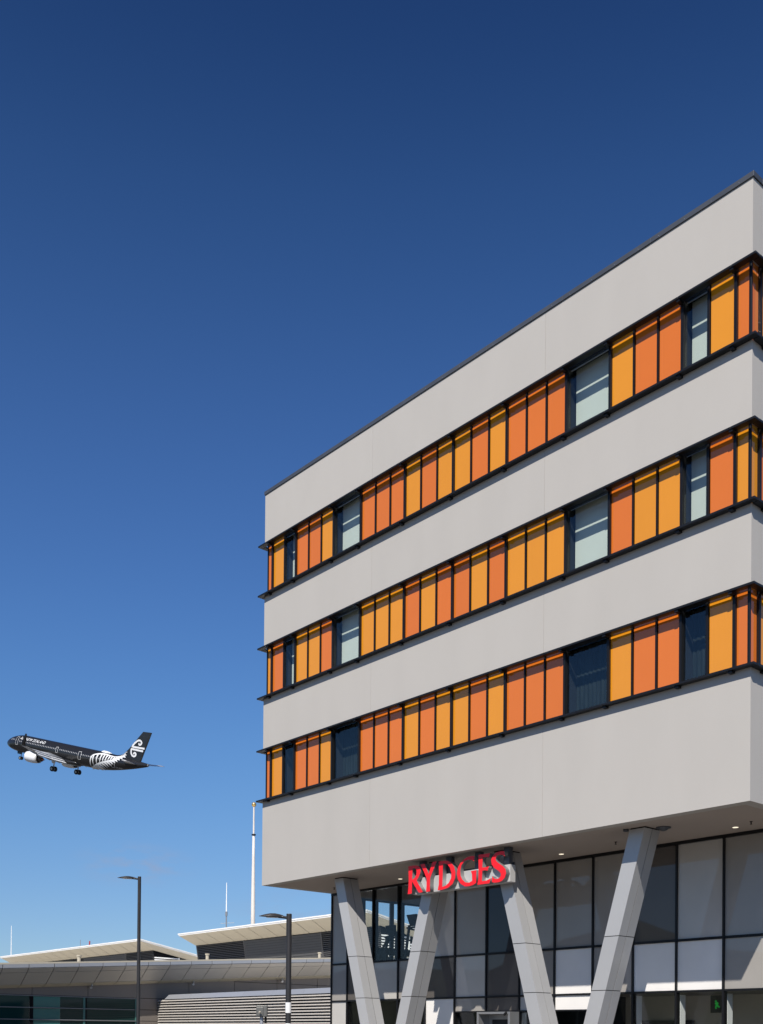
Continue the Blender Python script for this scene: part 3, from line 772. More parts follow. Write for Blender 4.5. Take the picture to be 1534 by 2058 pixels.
for y in (12.41, 20.06, 5.04):
    z = ZL(y) + 0.06
    MB().tube([(-39.2, y, z), (-39.2, y, z + 0.27), (-39.2, y, z + 0.29), (-39.2, y, z + 0.36)], [0.085, 0.085, 0.12, 0.12], 12).build('vent_pipe', M['cream'], term)

# louvred plant enclosure beside the hotel
YLV = 9.968
lv = thing('louvred_enclosure', 'low enclosure clad in pale horizontal louvres between terminal and hotel', 'enclosure', (-32, YLV, 0))
LX0, LX1 = -40.10, -17.6
MB().hexa([(LX0, YLV + 0.06, 0), (LX1, YLV + 0.06, 0), (LX1, YLV + 4.0, 0), (LX0, YLV + 4.0, 0)], [(LX0, YLV + 0.06, 3.34), (LX1, YLV + 0.06, 3.34), (LX1, YLV + 4.0, 3.34), (LX0, YLV + 4.0, 3.34)]).build('core', M['gap'], lv)
boxp('enclosure_roof', M['roofing'], lv, XW + 1.2, LX1, YLV + 3.81, 44, 3.42, 3.52)
x = -39.25
while x < LX1:
    x1 = min(x + 2.4, LX1)
    MB().hexa([(x - 0.14 * (x < -39), YLV - 0.035, 3.345), (x1 - 0.008, YLV - 0.035, 3.345), (x1 - 0.008, YLV + 3.8, 3.345), (x - 0.14 * (x < -39), YLV + 3.8, 3.345)],
              [(x + 0.1 * (x < -39), YLV + 0.10, 3.585), (x1 - 0.008, YLV + 0.10, 3.585), (x1 - 0.008, YLV + 3.8, 3.6), (x + 0.1 * (x < -39), YLV + 3.8, 3.6)]).build('flashing', M['flash'], lv)
    x = x1
smesh = {}
for i in range(25):
    z = 3.31 - i * 0.1335
    x = LX0
    for (xa, xb) in ((-40.08, -35.3), (-35.29, -30.5), (-30.49, -25.7), (-25.69, -21.4), (-21.39, LX1)):
        ln = round(xb - xa, 3)
        if ln not in smesh:
            smesh[ln] = MB().hexa([(0, -0.050, -0.082), (ln, -0.050, -0.082), (ln, 0.05, 0.0), (0, 0.05, 0.0)], [(0, -0.058, -0.072), (ln, -0.058, -0.072), (ln, 0.042, 0.010), (0, 0.042, 0.010)]).mesh('slat', M['slat'])
        put('slat', smesh[ln], lv, (xa, YLV, z))

# roof pavilions behind the canopy
YP = 26.73
def pavilion(xl, xr, label, baysplit):
    p = thing('roof_pavilion', label, 'building', ((xl + xr) / 2, YP + 6, 0), 'white roofed pavilions behind the canopy')
    sl = -0.187
    dep = 15.0
    ZT = 9.76
    zt = lambda y: ZT + sl * (y - YP)
    th = 0.19
    yr = YP + dep
    MB().hexa([(xl, YP, zt(YP) - th * 0.45), (xr, YP, zt(YP) - th * 0.45), (xr, yr, zt(yr) - th * 0.45), (xl, yr, zt(yr) - th * 0.45)],
              [(xl, YP, zt(YP)), (xr, YP, zt(YP)), (xr, yr, zt(yr)), (xl, yr, zt(yr))]).build('roof', M['white'], p)
    # stepped fascia under the roof edge
    MB().hexa([(xl + 0.05, YP + 0.05, zt(YP) - th), (xr - 0.05, YP + 0.05, zt(YP) - th), (xr - 0.05, yr - .05, zt(yr) - th), (xl + 0.05, yr - .05, zt(yr) - th)],
              [(xl + 0.05, YP + 0.05, zt(YP) - th * 0.5), (xr - 0.05, YP + 0.05, zt(YP) - th * 0.5), (xr - 0.05, yr - .05, zt(yr) - th * 0.5), (xl + 0.05, yr - .05, zt(yr) - th * 0.5)]).build('fascia', M['white'], p)
    ix, iy = 0.50, 1.62
    A = [(xl + 0.07, YP + 0.07, zt(YP) - th - 0.002), (xr - 0.07, YP + 0.07, zt(YP) - th - 0.002), (xr - 0.07, yr - 0.07, zt(yr) - th - 0.002), (xl + 0.07, yr - 0.07, zt(yr) - th - 0.002)]
    zi = ZT - 0.90
    Bq = [(xl + 0.15, YP + iy, zi), (xr - ix, YP + iy, zi), (xr - ix, yr - 0.3, zi + sl * (dep - iy)), (xl + 0.15, yr - 0.3, zi + sl * (dep - iy))]
    # soffit boards, front (in lengths) and sides
    n = max(6, int((xr - xl) / 2.0))
    def lerp(u, v, t):
        return tuple(u[i] + (v[i] - u[i]) * t for i in range(3))
    for i in range(n):
        t0, t1 = i / n + (0.0012 if i else 0), (i + 1) / n - (0.0012 if i < n - 1 else 0)
        MB().hexa([lerp(A[0], A[1], t0), lerp(A[0], A[1], t1), lerp(Bq[0], Bq[1], t1), lerp(Bq[0], Bq[1], t0)],
                  [tuple(c + d for c, d in zip(q_, (0, 0, 0.0 if j < 2 else 0.03))) for j, q_ in enumerate([lerp(A[0], A[1], t0), lerp(A[0], A[1], t1), lerp(Bq[0], Bq[1], t1), lerp(Bq[0], Bq[1], t0)])]).build('soffit_board', M['cream'], p)
    MB().poly([A[1], A[2], Bq[2], Bq[1]]).build('side_soffit', M['cream'], p)
    MB().poly([A[3], A[0], Bq[0], Bq[3]]).build('side_soffit', M['cream'], p)
    # louvred walls, leaning in towards their foot
    zf = 6.2
    lean = 0.16
    def wy_(z):
        return YP + iy + lean * (zi - z)
    bx0, bx1 = xl + 0.30, xr - ix - 0.02
    yrw = yr - 0.4
    MB().hexa([(bx0, wy_(zf) + 0.05, zf), (bx1 - 0.1, wy_(zf) + 0.05, zf), (bx1 - 0.1, yrw, zf), (bx0, yrw, zf)], [(bx0, wy_(zi) + 0.05, zi - 0.01), (bx1 - 0.1, wy_(zi) + 0.05, zi - 0.01), (bx1 - 0.1, yrw, zi + sl * (dep - iy) - 0.02), (bx0, yrw, zi + sl * (dep - iy) - 0.02)]).build('core', M['gap'], p)
    xs = [bx0] + [bx0 + (bx1 - bx0) * f for f in baysplit] + [bx1]
    for j, (a, b) in enumerate(zip(xs[:-1], xs[1:])):
        solid = j % 2 == 1
        MB().hexa([(a - 0.04, wy_(zf) - 0.04, zf), (a + 0.10, wy_(zf) - 0.04, zf), (a + 0.10, wy_(zf) + 0.04, zf), (a - 0.04, wy_(zf) + 0.04, zf)],
                  [(a - 0.04, wy_(zi) - 0.04, zi), (a + 0.10, wy_(zi) - 0.04, zi), (a + 0.10, wy_(zi) + 0.04, zi), (a - 0.04, wy_(zi) + 0.04, zi)]).build('louvre_post', M['louvre'], p)
        z = zi - 0.06
        pit = 0.135 if not solid else 0.19
        while z > zf + 0.15:
            yw = wy_(z)
            d_ = 0.075 if not solid else pit - 0.012
            dx = 0.06 if not solid else 0.005
            MB().hexa([(a + 0.11, yw - 0.02 - dx * 0.4, z - d_), (b - 0.05, yw - 0.02 - dx * 0.4, z - d_), (b - 0.05, yw + 0.03, z - d_ + 0.02), (a + 0.11, yw + 0.03, z - d_ + 0.02)],
                      [(a + 0.11, yw - 0.02, z), (b - 0.05, yw - 0.02, z), (b - 0.05, yw + 0.03, z + 0.01), (a + 0.11, yw + 0.03, z + 0.01)]).build('slat', M['louvre'], p)
            z -= pit
    # side louvres facing the hotel
    for j in range(5):
        a, b = YP + iy + 0.15 + j * 2.5, YP + iy + 0.15 + (j + 1) * 2.5 - 0.12
        zz = zi + sl * (b - YP - iy) - 0.12
        boxp('louvre_post', M['white'], p, bx1 - 0.06, bx1 + 0.05, b + 0.01, b + 0.11, zf, zz + 0.05)
        z = zz
        while z > zf + 0.15:
            MB().hexa([(bx1 + 0.02, a, z - 0.10), (bx1 + 0.02, b, z - 0.10), (bx1 - 0.07, b, z - 0.05), (bx1 - 0.07, a, z - 0.05)], [(bx1, a, z), (bx1, b, z), (bx1 - 0.07, b, z + 0.02), (bx1 - 0.07, a, z + 0.02)]).build('slat', M['white'], p)
            z -= 0.19
    return p
pavilion(-67.0, -42.82, 'pavilion with raked white roof and dark louvres just left of the hotel', (0.30, 0.72))
pavilion(-104.9, -73.46, 'pavilion with raked white roof at the left edge, tallest at its right corner', (0.55, 0.83))

# ------------------------------------------------------------------ street lamps, poles, masts
HD = Vector((-0.50, -0.866, 0))
def lamp(label, x, y, ht, rad, ln, banded):
    t = thing('street_lamp', label, 'street lamp', (x, y, 0), 'street lamps in front of the terminal')
    MB().tube([(x, y, 0), (x, y, ht * 0.5), (x, y, ht - 0.012), (x, y, ht)], [rad * 1.08, rad * 1.03, rad, rad * 0.93], 20).build('pole', M['pole'], t, smooth=False)
    z = ht - 0.10
    MB().tube([(x + HD.x * rad * 0.8, y + HD.y * rad * 0.8, z + 0.0), (x + HD.x * (rad + 0.2), y + HD.y * (rad + 0.2), z + 0.025)], [0.035, 0.04], 10).build('arm', M['pole'], t)
    hb_ = MB()
    side = Vector((-HD.y, HD.x, 0))
    rings = []
    for s_, w_, top, bot in ((0.12, 0.045, 0.045, -0.02), (0.24, 0.085, 0.068, -0.018), (0.42, 0.125, 0.088, -0.012), (0.60, 0.13, 0.085, -0.004), (0.78, 0.105, 0.06, 0.004), (0.92, 0.06, 0.032, 0.006), (1.0, 0.02, 0.016, 0.008)):
        c = Vector((x, y, z + 0.012)) + HD * (rad + s_ * ln)
        rings.append([c + side * w_ * ww + Vector((0, 0, bot + (top - bot) * hh)) for ww, hh in ((-1, 0.15), (-0.9, 0), (0.9, 0), (1, 0.15), (0.75, 0.7), (0.3, 1), (-0.3, 1), (-0.75, 0.7))])
    base = len(hb_.v)
    for r_ in rings:
        hb_.v += [tuple(p) for p in r_]
    for k in range(len(rings) - 1):
        for q in range(8):
            w2 = (q + 1) % 8
            hb_.f.append((base + k * 8 + q, base + k * 8 + w2, base + (k + 1) * 8 + w2, base + (k + 1) * 8 + q))
    hb_.f.append(tuple(base + q for q in range(8))); hb_.f.append(tuple(base + (len(rings) - 1) * 8 + q for q in range(7, -1, -1)))
    head = hb_.build('lamp_head', M['pole'], t, smooth=True)
    c = Vector((x, y, z - 0.004)) + HD * (rad + ln * 0.5)
    a, b = HD * ln * 0.22, side * 0.085
    MB().hexa([tuple(c - a - b), tuple(c + a - b), tuple(c + a + b), tuple(c - a + b)], [tuple(v + Vector((0, 0, 0.012))) for v in (c - a - b, c + a - b, c + a + b, c - a + b)]).build('lens', M['lens'], head)
    if banded:
        for zb_, zt_ in ((2.119, 2.383), (1.59, 1.856), (1.06, 1.325), (0.53, 0.795)):
            MB().tube([(x, y, zb_), (x, y, zt_)], rad * 1.09, 20).build('reflective_band', M['white'], t)
lamp('tall dark street lamp standing left before the terminal windows', -28.22, 2.43, 7.86, 0.068, 0.80, False)
lamp('shorter dark street lamp with white band beside the hotel corner', -11.282, -2.45, 4.62, 0.068, 0.69, True)

bx = thing('control_box', 'small grey metal box on a post left of the banded lamp', 'control box', (-12.15, -2.67, 0))
rotd = Vector((0.656, 0.755, 0)); fwd_ = Vector((-0.755, 0.656, 0))
def obox(c, hw, hd, z0, z1):
    c = Vector(c)
    q = [c - rotd * hw - fwd_ * hd, c + rotd * hw - fwd_ * hd, c + rotd * hw + fwd_ * hd, c - rotd * hw + fwd_ * hd]
    return MB().hexa([(v.x, v.y, z0) for v in q], [(v.x, v.y, z1) for v in q])
obox((-12.136, -2.66, 0), 0.138, 0.10, 2.03, 2.315).build('cabinet', M['cabinet'], bx, bevel=0.008)
obox((-12.095, -2.755, 0), 0.085, 0.03, 2.045, 2.27).build('hood', M['cabinet'], bx, bevel=0.006)
cb = MB(); cb.tube([(-12.02, -2.80, 2.14), (-12.01, -2.84, 2.13)], [0.03, 0.022], 10); cb.build('lens', M['lens'], bx)
MB().tube([(-12.15, -2.66, 0), (-12.15, -2.66, 2.028)], 0.045, 12).build('post', M['flash'], bx)
MB().tube([(-12.06, -2.60, 1.86), (-12.06, -2.60, 2.028)], 0.03, 8).build('conduit', M['gap'], bx)

fp = thing('flagpole', 'white tapered flagpole with gold ball rising behind the right pavilion', 'flagpole', (-72.7, 38, 0))
MB().tube([(-72.7, 38, 0), (-72.7, 38, 14), (-72.7, 38, 18.0), (-72.7, 38, 20.1)], [0.24, 0.19, 0.14, 0.115], 16).build('lower_section', M['flagpole'], fp, smooth=True)
MB().tube([(-72.7, 38, 20.1), (-72.7, 38, 20.2)], 0.20, 16).build('collar', M['gap'], fp)
MB().tube([(-72.7, 38, 20.2), (-72.7, 38, 22.8)], [0.085, 0.07], 12).build('upper_section', M['flagpole'], fp)
MB().tube([(-72.7, 38, 22.75 + 0.22 * (1 - math.cos(a))) for a in [i * math.pi / 10 for i in range(11)]], [max(0.01, 0.22 * math.sin(i * math.pi / 10)) for i in range(11)], 16).build('ball', M['gold'], fp, smooth=True)

def antenna(label, x, y, z0, z1, z2, crossarm):
    t = thing('roof_antenna', label, 'antenna', (x, y, z0), 'whip antennas on the pavilion roofs')
    MB().tube([(x, y, z0), (x, y, z1)], 0.055, 8).build('mast', M['alu'], t)
    MB().tube([(x, y, z1), (x, y, z2)], [0.05, 0.028], 8).build('whip', M['white'], t)
    if crossarm:
        MB().tube([(x - 0.35, y - 0.3, z1 - 0.85), (x + 0.5, y + 0.45, z1 - 0.80)], 0.018, 6).build('crossarm', M['alu'], t)
        MB().tube([(x + 0.45, y + 0.4, z0), (x + 0.45, y + 0.4, z0 + 0.75)], 0.025, 6).build('side_mast', M['alu'], t)
        MB().tube([(x, y, z1 - 0.25), (x, y, z1 + 0.1)], 0.10, 8).build('clamp', M['alu'], t)
antenna('slim white whip antenna on braced mast left of the flagpole', -63.22, 29.0, 9.3, 11.35, 13.8, True)
antenna('slim white whip antenna alone above the left roof', -105.0, 28.0, 9.5, 9.9, 13.2, False)
rd = thing('roof_marker', 'tiny red marker rod on the left pavilion roof ridge', 'marker', (-90.1, 30, 9.1))
MB().tube([(-90.1, 30, 9.1), (-90.05, 30.05, 10.75)], 0.07, 8).build('rod', mat('red_rod', (0.35, 0.03, 0.03), 0.5), rd)
MB().tube([(-91.0, 29.5, 9.1), (-91.0, 29.5, 10.9)], 0.03, 6).build('side_rod', M['alu'], rd)

# ------------------------------------------------------------------ airliner
jet = thing('passenger_jet', 'black airliner with white fern and tail emblem climbing away, wheels down', 'airplane', (0, 0, 0))
PO = (-243.5402, 82.2481, 71.8066)
yw, pt, rl = 3.517017, 0.268678, -0.122635
Rz = Matrix.Rotation(yw, 4, 'Z'); Ry = Matrix.Rotation(-pt, 4, 'Y'); Rx = Matrix.Rotation(rl, 4, 'X')
jet.matrix_world = Matrix.Translation(PO) @ Rz @ Ry @ Rx
def jp(mb, name, m, smooth=False, parent=None, label=None):
    me = mb.mesh(name, m, (0, 0, 0), smooth)
    o = bpy.data.objects.new(name, me); COL.objects.link(o); o.parent = parent or jet
    if label:
        o['label'] = label
    return o
def fus(s):
    if s < 6.5:
        t = max(0, 1 - (1 - s / 6.5) ** 2.0); k = t ** 0.56
    else:
        k = 1
    ry, rz = 1.975 * k, 2.07 * k
    zc = -0.55 * (1 - min(1, s / 6.0)) ** 1.6
    if s > 30:
        t = (s - 30) / 14.5; k = 1 - 0.83 * t ** 1.5
        ry, rz = 1.975 * k, 2.07 * k; zc = (2.07 - rz) * 0.62
    return ry, rz, zc
fb = MB()
ss = [0.01, 0.08, 0.2, 0.4, 0.7, 1.1, 1.6, 2.2, 3, 4, 5, 6, 6.5, 9, 13, 17, 21, 25, 28, 30, 31, 32.5, 34, 35.5, 37, 38.5, 40, 41.5, 43, 44.2, 44.5]
NS = 48
for s in ss:
    ry, rz, zc = fus(s)
    for q in range(NS):
        t = 2 * math.pi * q / NS
        fb.v.append((-s, ry * math.cos(t), zc + rz * math.sin(t)))
for k in range(len(ss) - 1):
    for q in range(NS):
        w_ = (q + 1) % NS
        fb.f.append((k * NS + q, k * NS + w_, (k + 1) * NS + w_, (k + 1) * NS + q))
fb.f.append(tuple(range(NS))); fb.f.append(tuple((len(ss) - 1) * NS + q for q in range(NS - 1, -1, -1)))
jp(fb, 'fuselage', M['plane'], True)
ry, rz, zc = fus(44.5)
jp(MB().tube([(-44.4, 0, zc), (-44.62, 0, zc)], [0.30, 0.27], 16), 'tail_exhaust', M['strut'])
def sy(x, z, off=0.03):
    ry, rz, zc = fus(min(44.4, max(0.05, -x)))
    w_ = abs(z - zc) / rz
    if w_ > 0.985 or z > 1.98:
        return 0.24
    return ry * math.sqrt(1 - w_ * w_) + off
def stroke(mb, pts, wid, sub=4, yf=None):
    P_ = []
    for i in range(len(pts) - 1):
        for k in range(sub):
            t = k / sub
            P_.append((pts[i][0] + (pts[i + 1][0] - pts[i][0]) * t, pts[i][1] + (pts[i + 1][1] - pts[i][1]) * t, (i + t) / (len(pts) - 1)))
    P_.append((pts[-1][0], pts[-1][1], 1.0))
    i0 = len(mb.v)
    for i, (x, z, t) in enumerate(P_):
        a = P_[max(0, i - 1)]; b = P_[min(len(P_) - 1, i + 1)]
        dx, dz = b[0] - a[0], b[1] - a[1]; l = math.hypot(dx, dz) or 1
        w_ = wid(t) / 2 if callable(wid) else wid / 2
        for sgn in (-1, 0, 1):
            X, Z = x - dz / l * w_ * sgn, z + dx / l * w_ * sgn
            mb.v.append((X, yf(X, Z) if yf else sy(X, Z), Z))
    for i in range(len(P_) - 1):
        for j in (0, 1):
            mb.f.append((i0 + i * 3 + j, i0 + i * 3 + j + 1, i0 + (i + 1) * 3 + j + 1, i0 + (i + 1) * 3 + j))
# windows, doors
wb = MB()
def wrect(x, z, w_, h_):
    wb.poly([(x - w_, sy(x - w_, z - h_), z - h_), (x + w_, sy(x + w_, z - h_), z - h_), (x + w_, sy(x + w_, z + h_), z + h_), (x - w_, sy(x - w_, z + h_), z + h_)])
x = -6.0
while x > -36.2:
    if not (-8.1 < x < -6.7) and not (-18.8 < x < -17.9) and not (-26.2 < x < -25.2) and not (-36.2 < x < -35.2):
        wrect(x, 0.53 if x > -20 else 0.53 - 0.012 * (-20 - x), 0.115, 0.155)
    x -= 0.533
o = jp(wb, 'windows', M['pwin']); o['kind'] = 'stuff'
cwb = MB()
for x, z, w_, h_ in ((-2.75, 0.62, 0.22, 0.2), (-3.35, 0.70, 0.22, 0.22), (-3.9, 0.72, 0.16, 0.2)):
    cwb.poly([(x - w_, sy(x - w_, z - h_, .02), z - h_), (x + w_, sy(x + w_, z - h_, .02), z - h_), (x + w_ - .05, sy(x + w_ - .05, z + h_, .02), z + h_), (x - w_, sy(x - w_, z + h_, .02), z + h_)])
jp(cwb, 'cockpit_windows', M['alu'])
for xa, xb, za, zb in ((-4.62, -5.40, -0.40, 1.45), (-18.05, -18.66, -0.25, 1.0), (-25.2, -26.02, -0.70, 1.06), (-35.2, -36.0, -0.90, 0.6)):
    d = MB()
    stroke(d, [(xa, za), (xb, za), (xb, zb), (xa, zb), (xa, za)], 0.06, 5)
    jp(d, 'door', M['decal'])
# lettering on the side
def side_text(txt, x_start, z_base, height, length, shear, name):
    cu = bpy.data.curves.new('text', 'FONT'); cu.body = txt; cu.size = 1.0; cu.shear = shear; cu.offset = 0.004
    cu.resolution_u = 3
    ob = bpy.data.objects.new('tmp', cu)
    me = bpy.data.meshes.new_from_object(ob)
    bpy.data.objects.remove(ob); bpy.data.curves.remove(cu)
    xs = [v.co.x for v in me.vertices]; zs_ = [v.co.y for v in me.vertices]
    x0, x1, z0, z1 = min(xs), max(xs), min(zs_), max(zs_)
    for v in me.vertices:
        X = x_start - (v.co.x - x0) / (x1 - x0) * length
        Z = z_base + (v.co.y - z0) / (z1 - z0) * height
        v.co = (X, sy(X, Z, 0.06), Z)
    me.materials.clear(); me.materials.append(M['decal']); me.name = name; me.update()
    o = bpy.data.objects.new(name, me); COL.objects.link(o); o.parent = jet
    return o
side_text('AIR NEW ZEALAND', -5.8, 1.00, 0.62, 8.3, 0.2, 'lettering')
side_text('ZK-NNA', -36.25, -0.90, 0.26, 1.6, 0.1, 'registration')
# fern
spine = [(-28.51, -2.2), (-29.43, -1.85), (-30.79, -1.15), (-32.06, -0.53), (-33.17, -0.11), (-34.07, 0.18), (-34.93, 0.49), (-35.59, 0.79), (-36.15, 1.17), (-36.56, 1.56), (-36.8, 1.96), (-37.34, 2.36), (-37.75, 2.79), (-38.19, 3.1)]
upper = [(-28.87, -1.82), (-28.99, -0.89), (-29.09, -0.15), (-29.26, 0.5), (-29.57, 0.91), (-30.21, 1.2), (-31.26, 1.49), (-32.26, 1.6), (-33.06, 1.61), (-34.28, 1.51), (-35.26, 1.48), (-36.04, 1.6), (-36.44, 1.85), (-37.04, 2.22), (-37.62, 2.65), (-38.19, 3.1)]
lower = [((-28.9, -2.05), (-30.6, -2.15)), ((-29.7, -1.75), (-31.9, -2.1)), ((-30.51, -1.36), (-32.48, -2.0)), ((-31.1, -1.05), (-32.7, -1.9)), ((-31.73, -0.76), (-33.2, -1.6)), ((-32.4, -0.44), (-33.9, -1.3)), ((-33.12, -0.15), (-34.48, -1.01)), ((-33.81, 0.05), (-35.12, -0.62)), ((-34.47, 0.28), (-35.72, -0.23)), ((-35.11, 0.52), (-36.32, 0.15)), ((-35.7, 0.83), (-36.84, 0.5)), ((-36.2, 1.15), (-37.3, 0.95)), ((-36.6, 1.5), (-37.7, 1.4)), ((-36.8, 1.85), (-37.95, 1.8)), ((-37.2, 2.2), (-38.1, 2.3))]
finger = [((-29.35, 0.62), (-28.95, -1.7)), ((-29.86, 0.95), (-29.99, -1.27)), ((-30.95, 1.2), (-31.03, -0.82)), ((-32.02, 1.35), (-31.99, -0.45)), ((-32.79, 1.4), (-32.78, -0.24)), ((-33.58, 1.4), (-33.47, 0.04)), ((-34.35, 1.35), (-34.14, 0.25)), ((-35.02, 1.3), (-34.75, 0.5)), ((-35.72, 1.35), (-35.3, 0.72)), ((-36.24, 1.5), (-35.82, 1.0)), ((-36.55, 1.7), (-36.3, 1.35))]
fe = MB()
def fsy(X, Z):
    return sy(X, Z, 0.045)
stroke(fe, spine, lambda t: 0.30 * (1 - t) + 0.16, 4, fsy)
stroke(fe, upper, lambda t: 0.14 + 0.20 * math.exp(-((t - 0.42) / 0.2) ** 2), 4, lambda X, Z: sy(X, Z, 0.05))
for i, (a, b) in enumerate(lower):
    mid = ((a[0] + b[0]) / 2 - 0.10, (a[1] + b[1]) / 2 + 0.12)
    stroke(fe, [a, mid, b], lambda t: 0.40 * math.sin(math.pi * (0.12 + 0.88 * t)) ** 0.8 * (1 - 0.25 * t) + 0.02, 5, lambda X, Z: sy(X, Z, 0.055))
for i, (a, b) in enumerate(finger):
    stroke(fe, [a, ((a[0] + b[0]) / 2 + 0.05, (a[1] + b[1]) / 2), b], lambda t: 0.34 * (1 - t) ** 0.8 + 0.08, 5, lambda X, Z: sy(X, Z, 0.06))
jp(fe, 'fern_emblem', M['decal'])
# fin with emblem
fn = MB()
fo = [(-35.0, 1.9), (-36.2, 2.12), (-37.0, 2.45), (-38.3, 3.75), (-42.24, 8.07), (-44.43, 8.18), (-43.1, 3.9), (-42.36, 1.45), (-38, 1.3)]
th_ = lambda z: 0.20 - 0.018 * max(0, z - 2)
cxm = sum(p[0] for p in fo) / len(fo)
i0 = len(fn.v); n_ = len(fo)
for sgn in (1, -1):
    for x, z in fo:
        fn.v.append((x, 0.03 * sgn, z))
    for x, z in fo:
        fn.v.append((x + (cxm - x) * 0.12, th_(z) * sgn, z))
fn.f.append(tuple(i0 + n_ + k for k in range(n_)))
fn.f.append(tuple(i0 + 3 * n_ + k for k in range(n_ - 1, -1, -1)))
for k in range(n_):
    j = (k + 1) % n_
    fn.f.append((i0 + k, i0 + j, i0 + n_ + j, i0 + n_ + k))
    fn.f.append((i0 + 2 * n_ + j, i0 + 2 * n_ + k, i0 + 3 * n_ + k, i0 + 3 * n_ + j))
    fn.f.append((i0 + j, i0 + k, i0 + 2 * n_ + k, i0 + 2 * n_ + j))
jp(fn, 'tail_fin', M['plane'])
ko = MB()
k1 = [(-43.1, 4.50), (-40.85, 4.45), (-39.35, 4.42), (-40.04, 5.3), (-40.75, 5.88), (-41.15, 6.06), (-41.5, 6.06), (-41.85, 5.92), (-42.02, 5.65), (-41.98, 5.38), (-41.74, 5.16), (-41.45, 5.12), (-41.28, 5.26), (-41.4, 5.45)]
k2 = [(-42.75, 3.88), (-40.95, 3.89), (-39.25, 3.91), (-39.3, 3.22), (-39.45, 2.85), (-39.7, 2.58), (-40.05, 2.42), (-40.4, 2.42), (-40.7, 2.62), (-40.8, 2.9), (-40.65, 3.15), (-40.37, 3.22), (-40.15, 3.05), (-40.25, 2.85)]
for k_ in (k1, k2):
    stroke(ko, k_, 0.40, 3, lambda X, Z: 0.24)
jp(ko, 'tail_emblem', M['decal'])
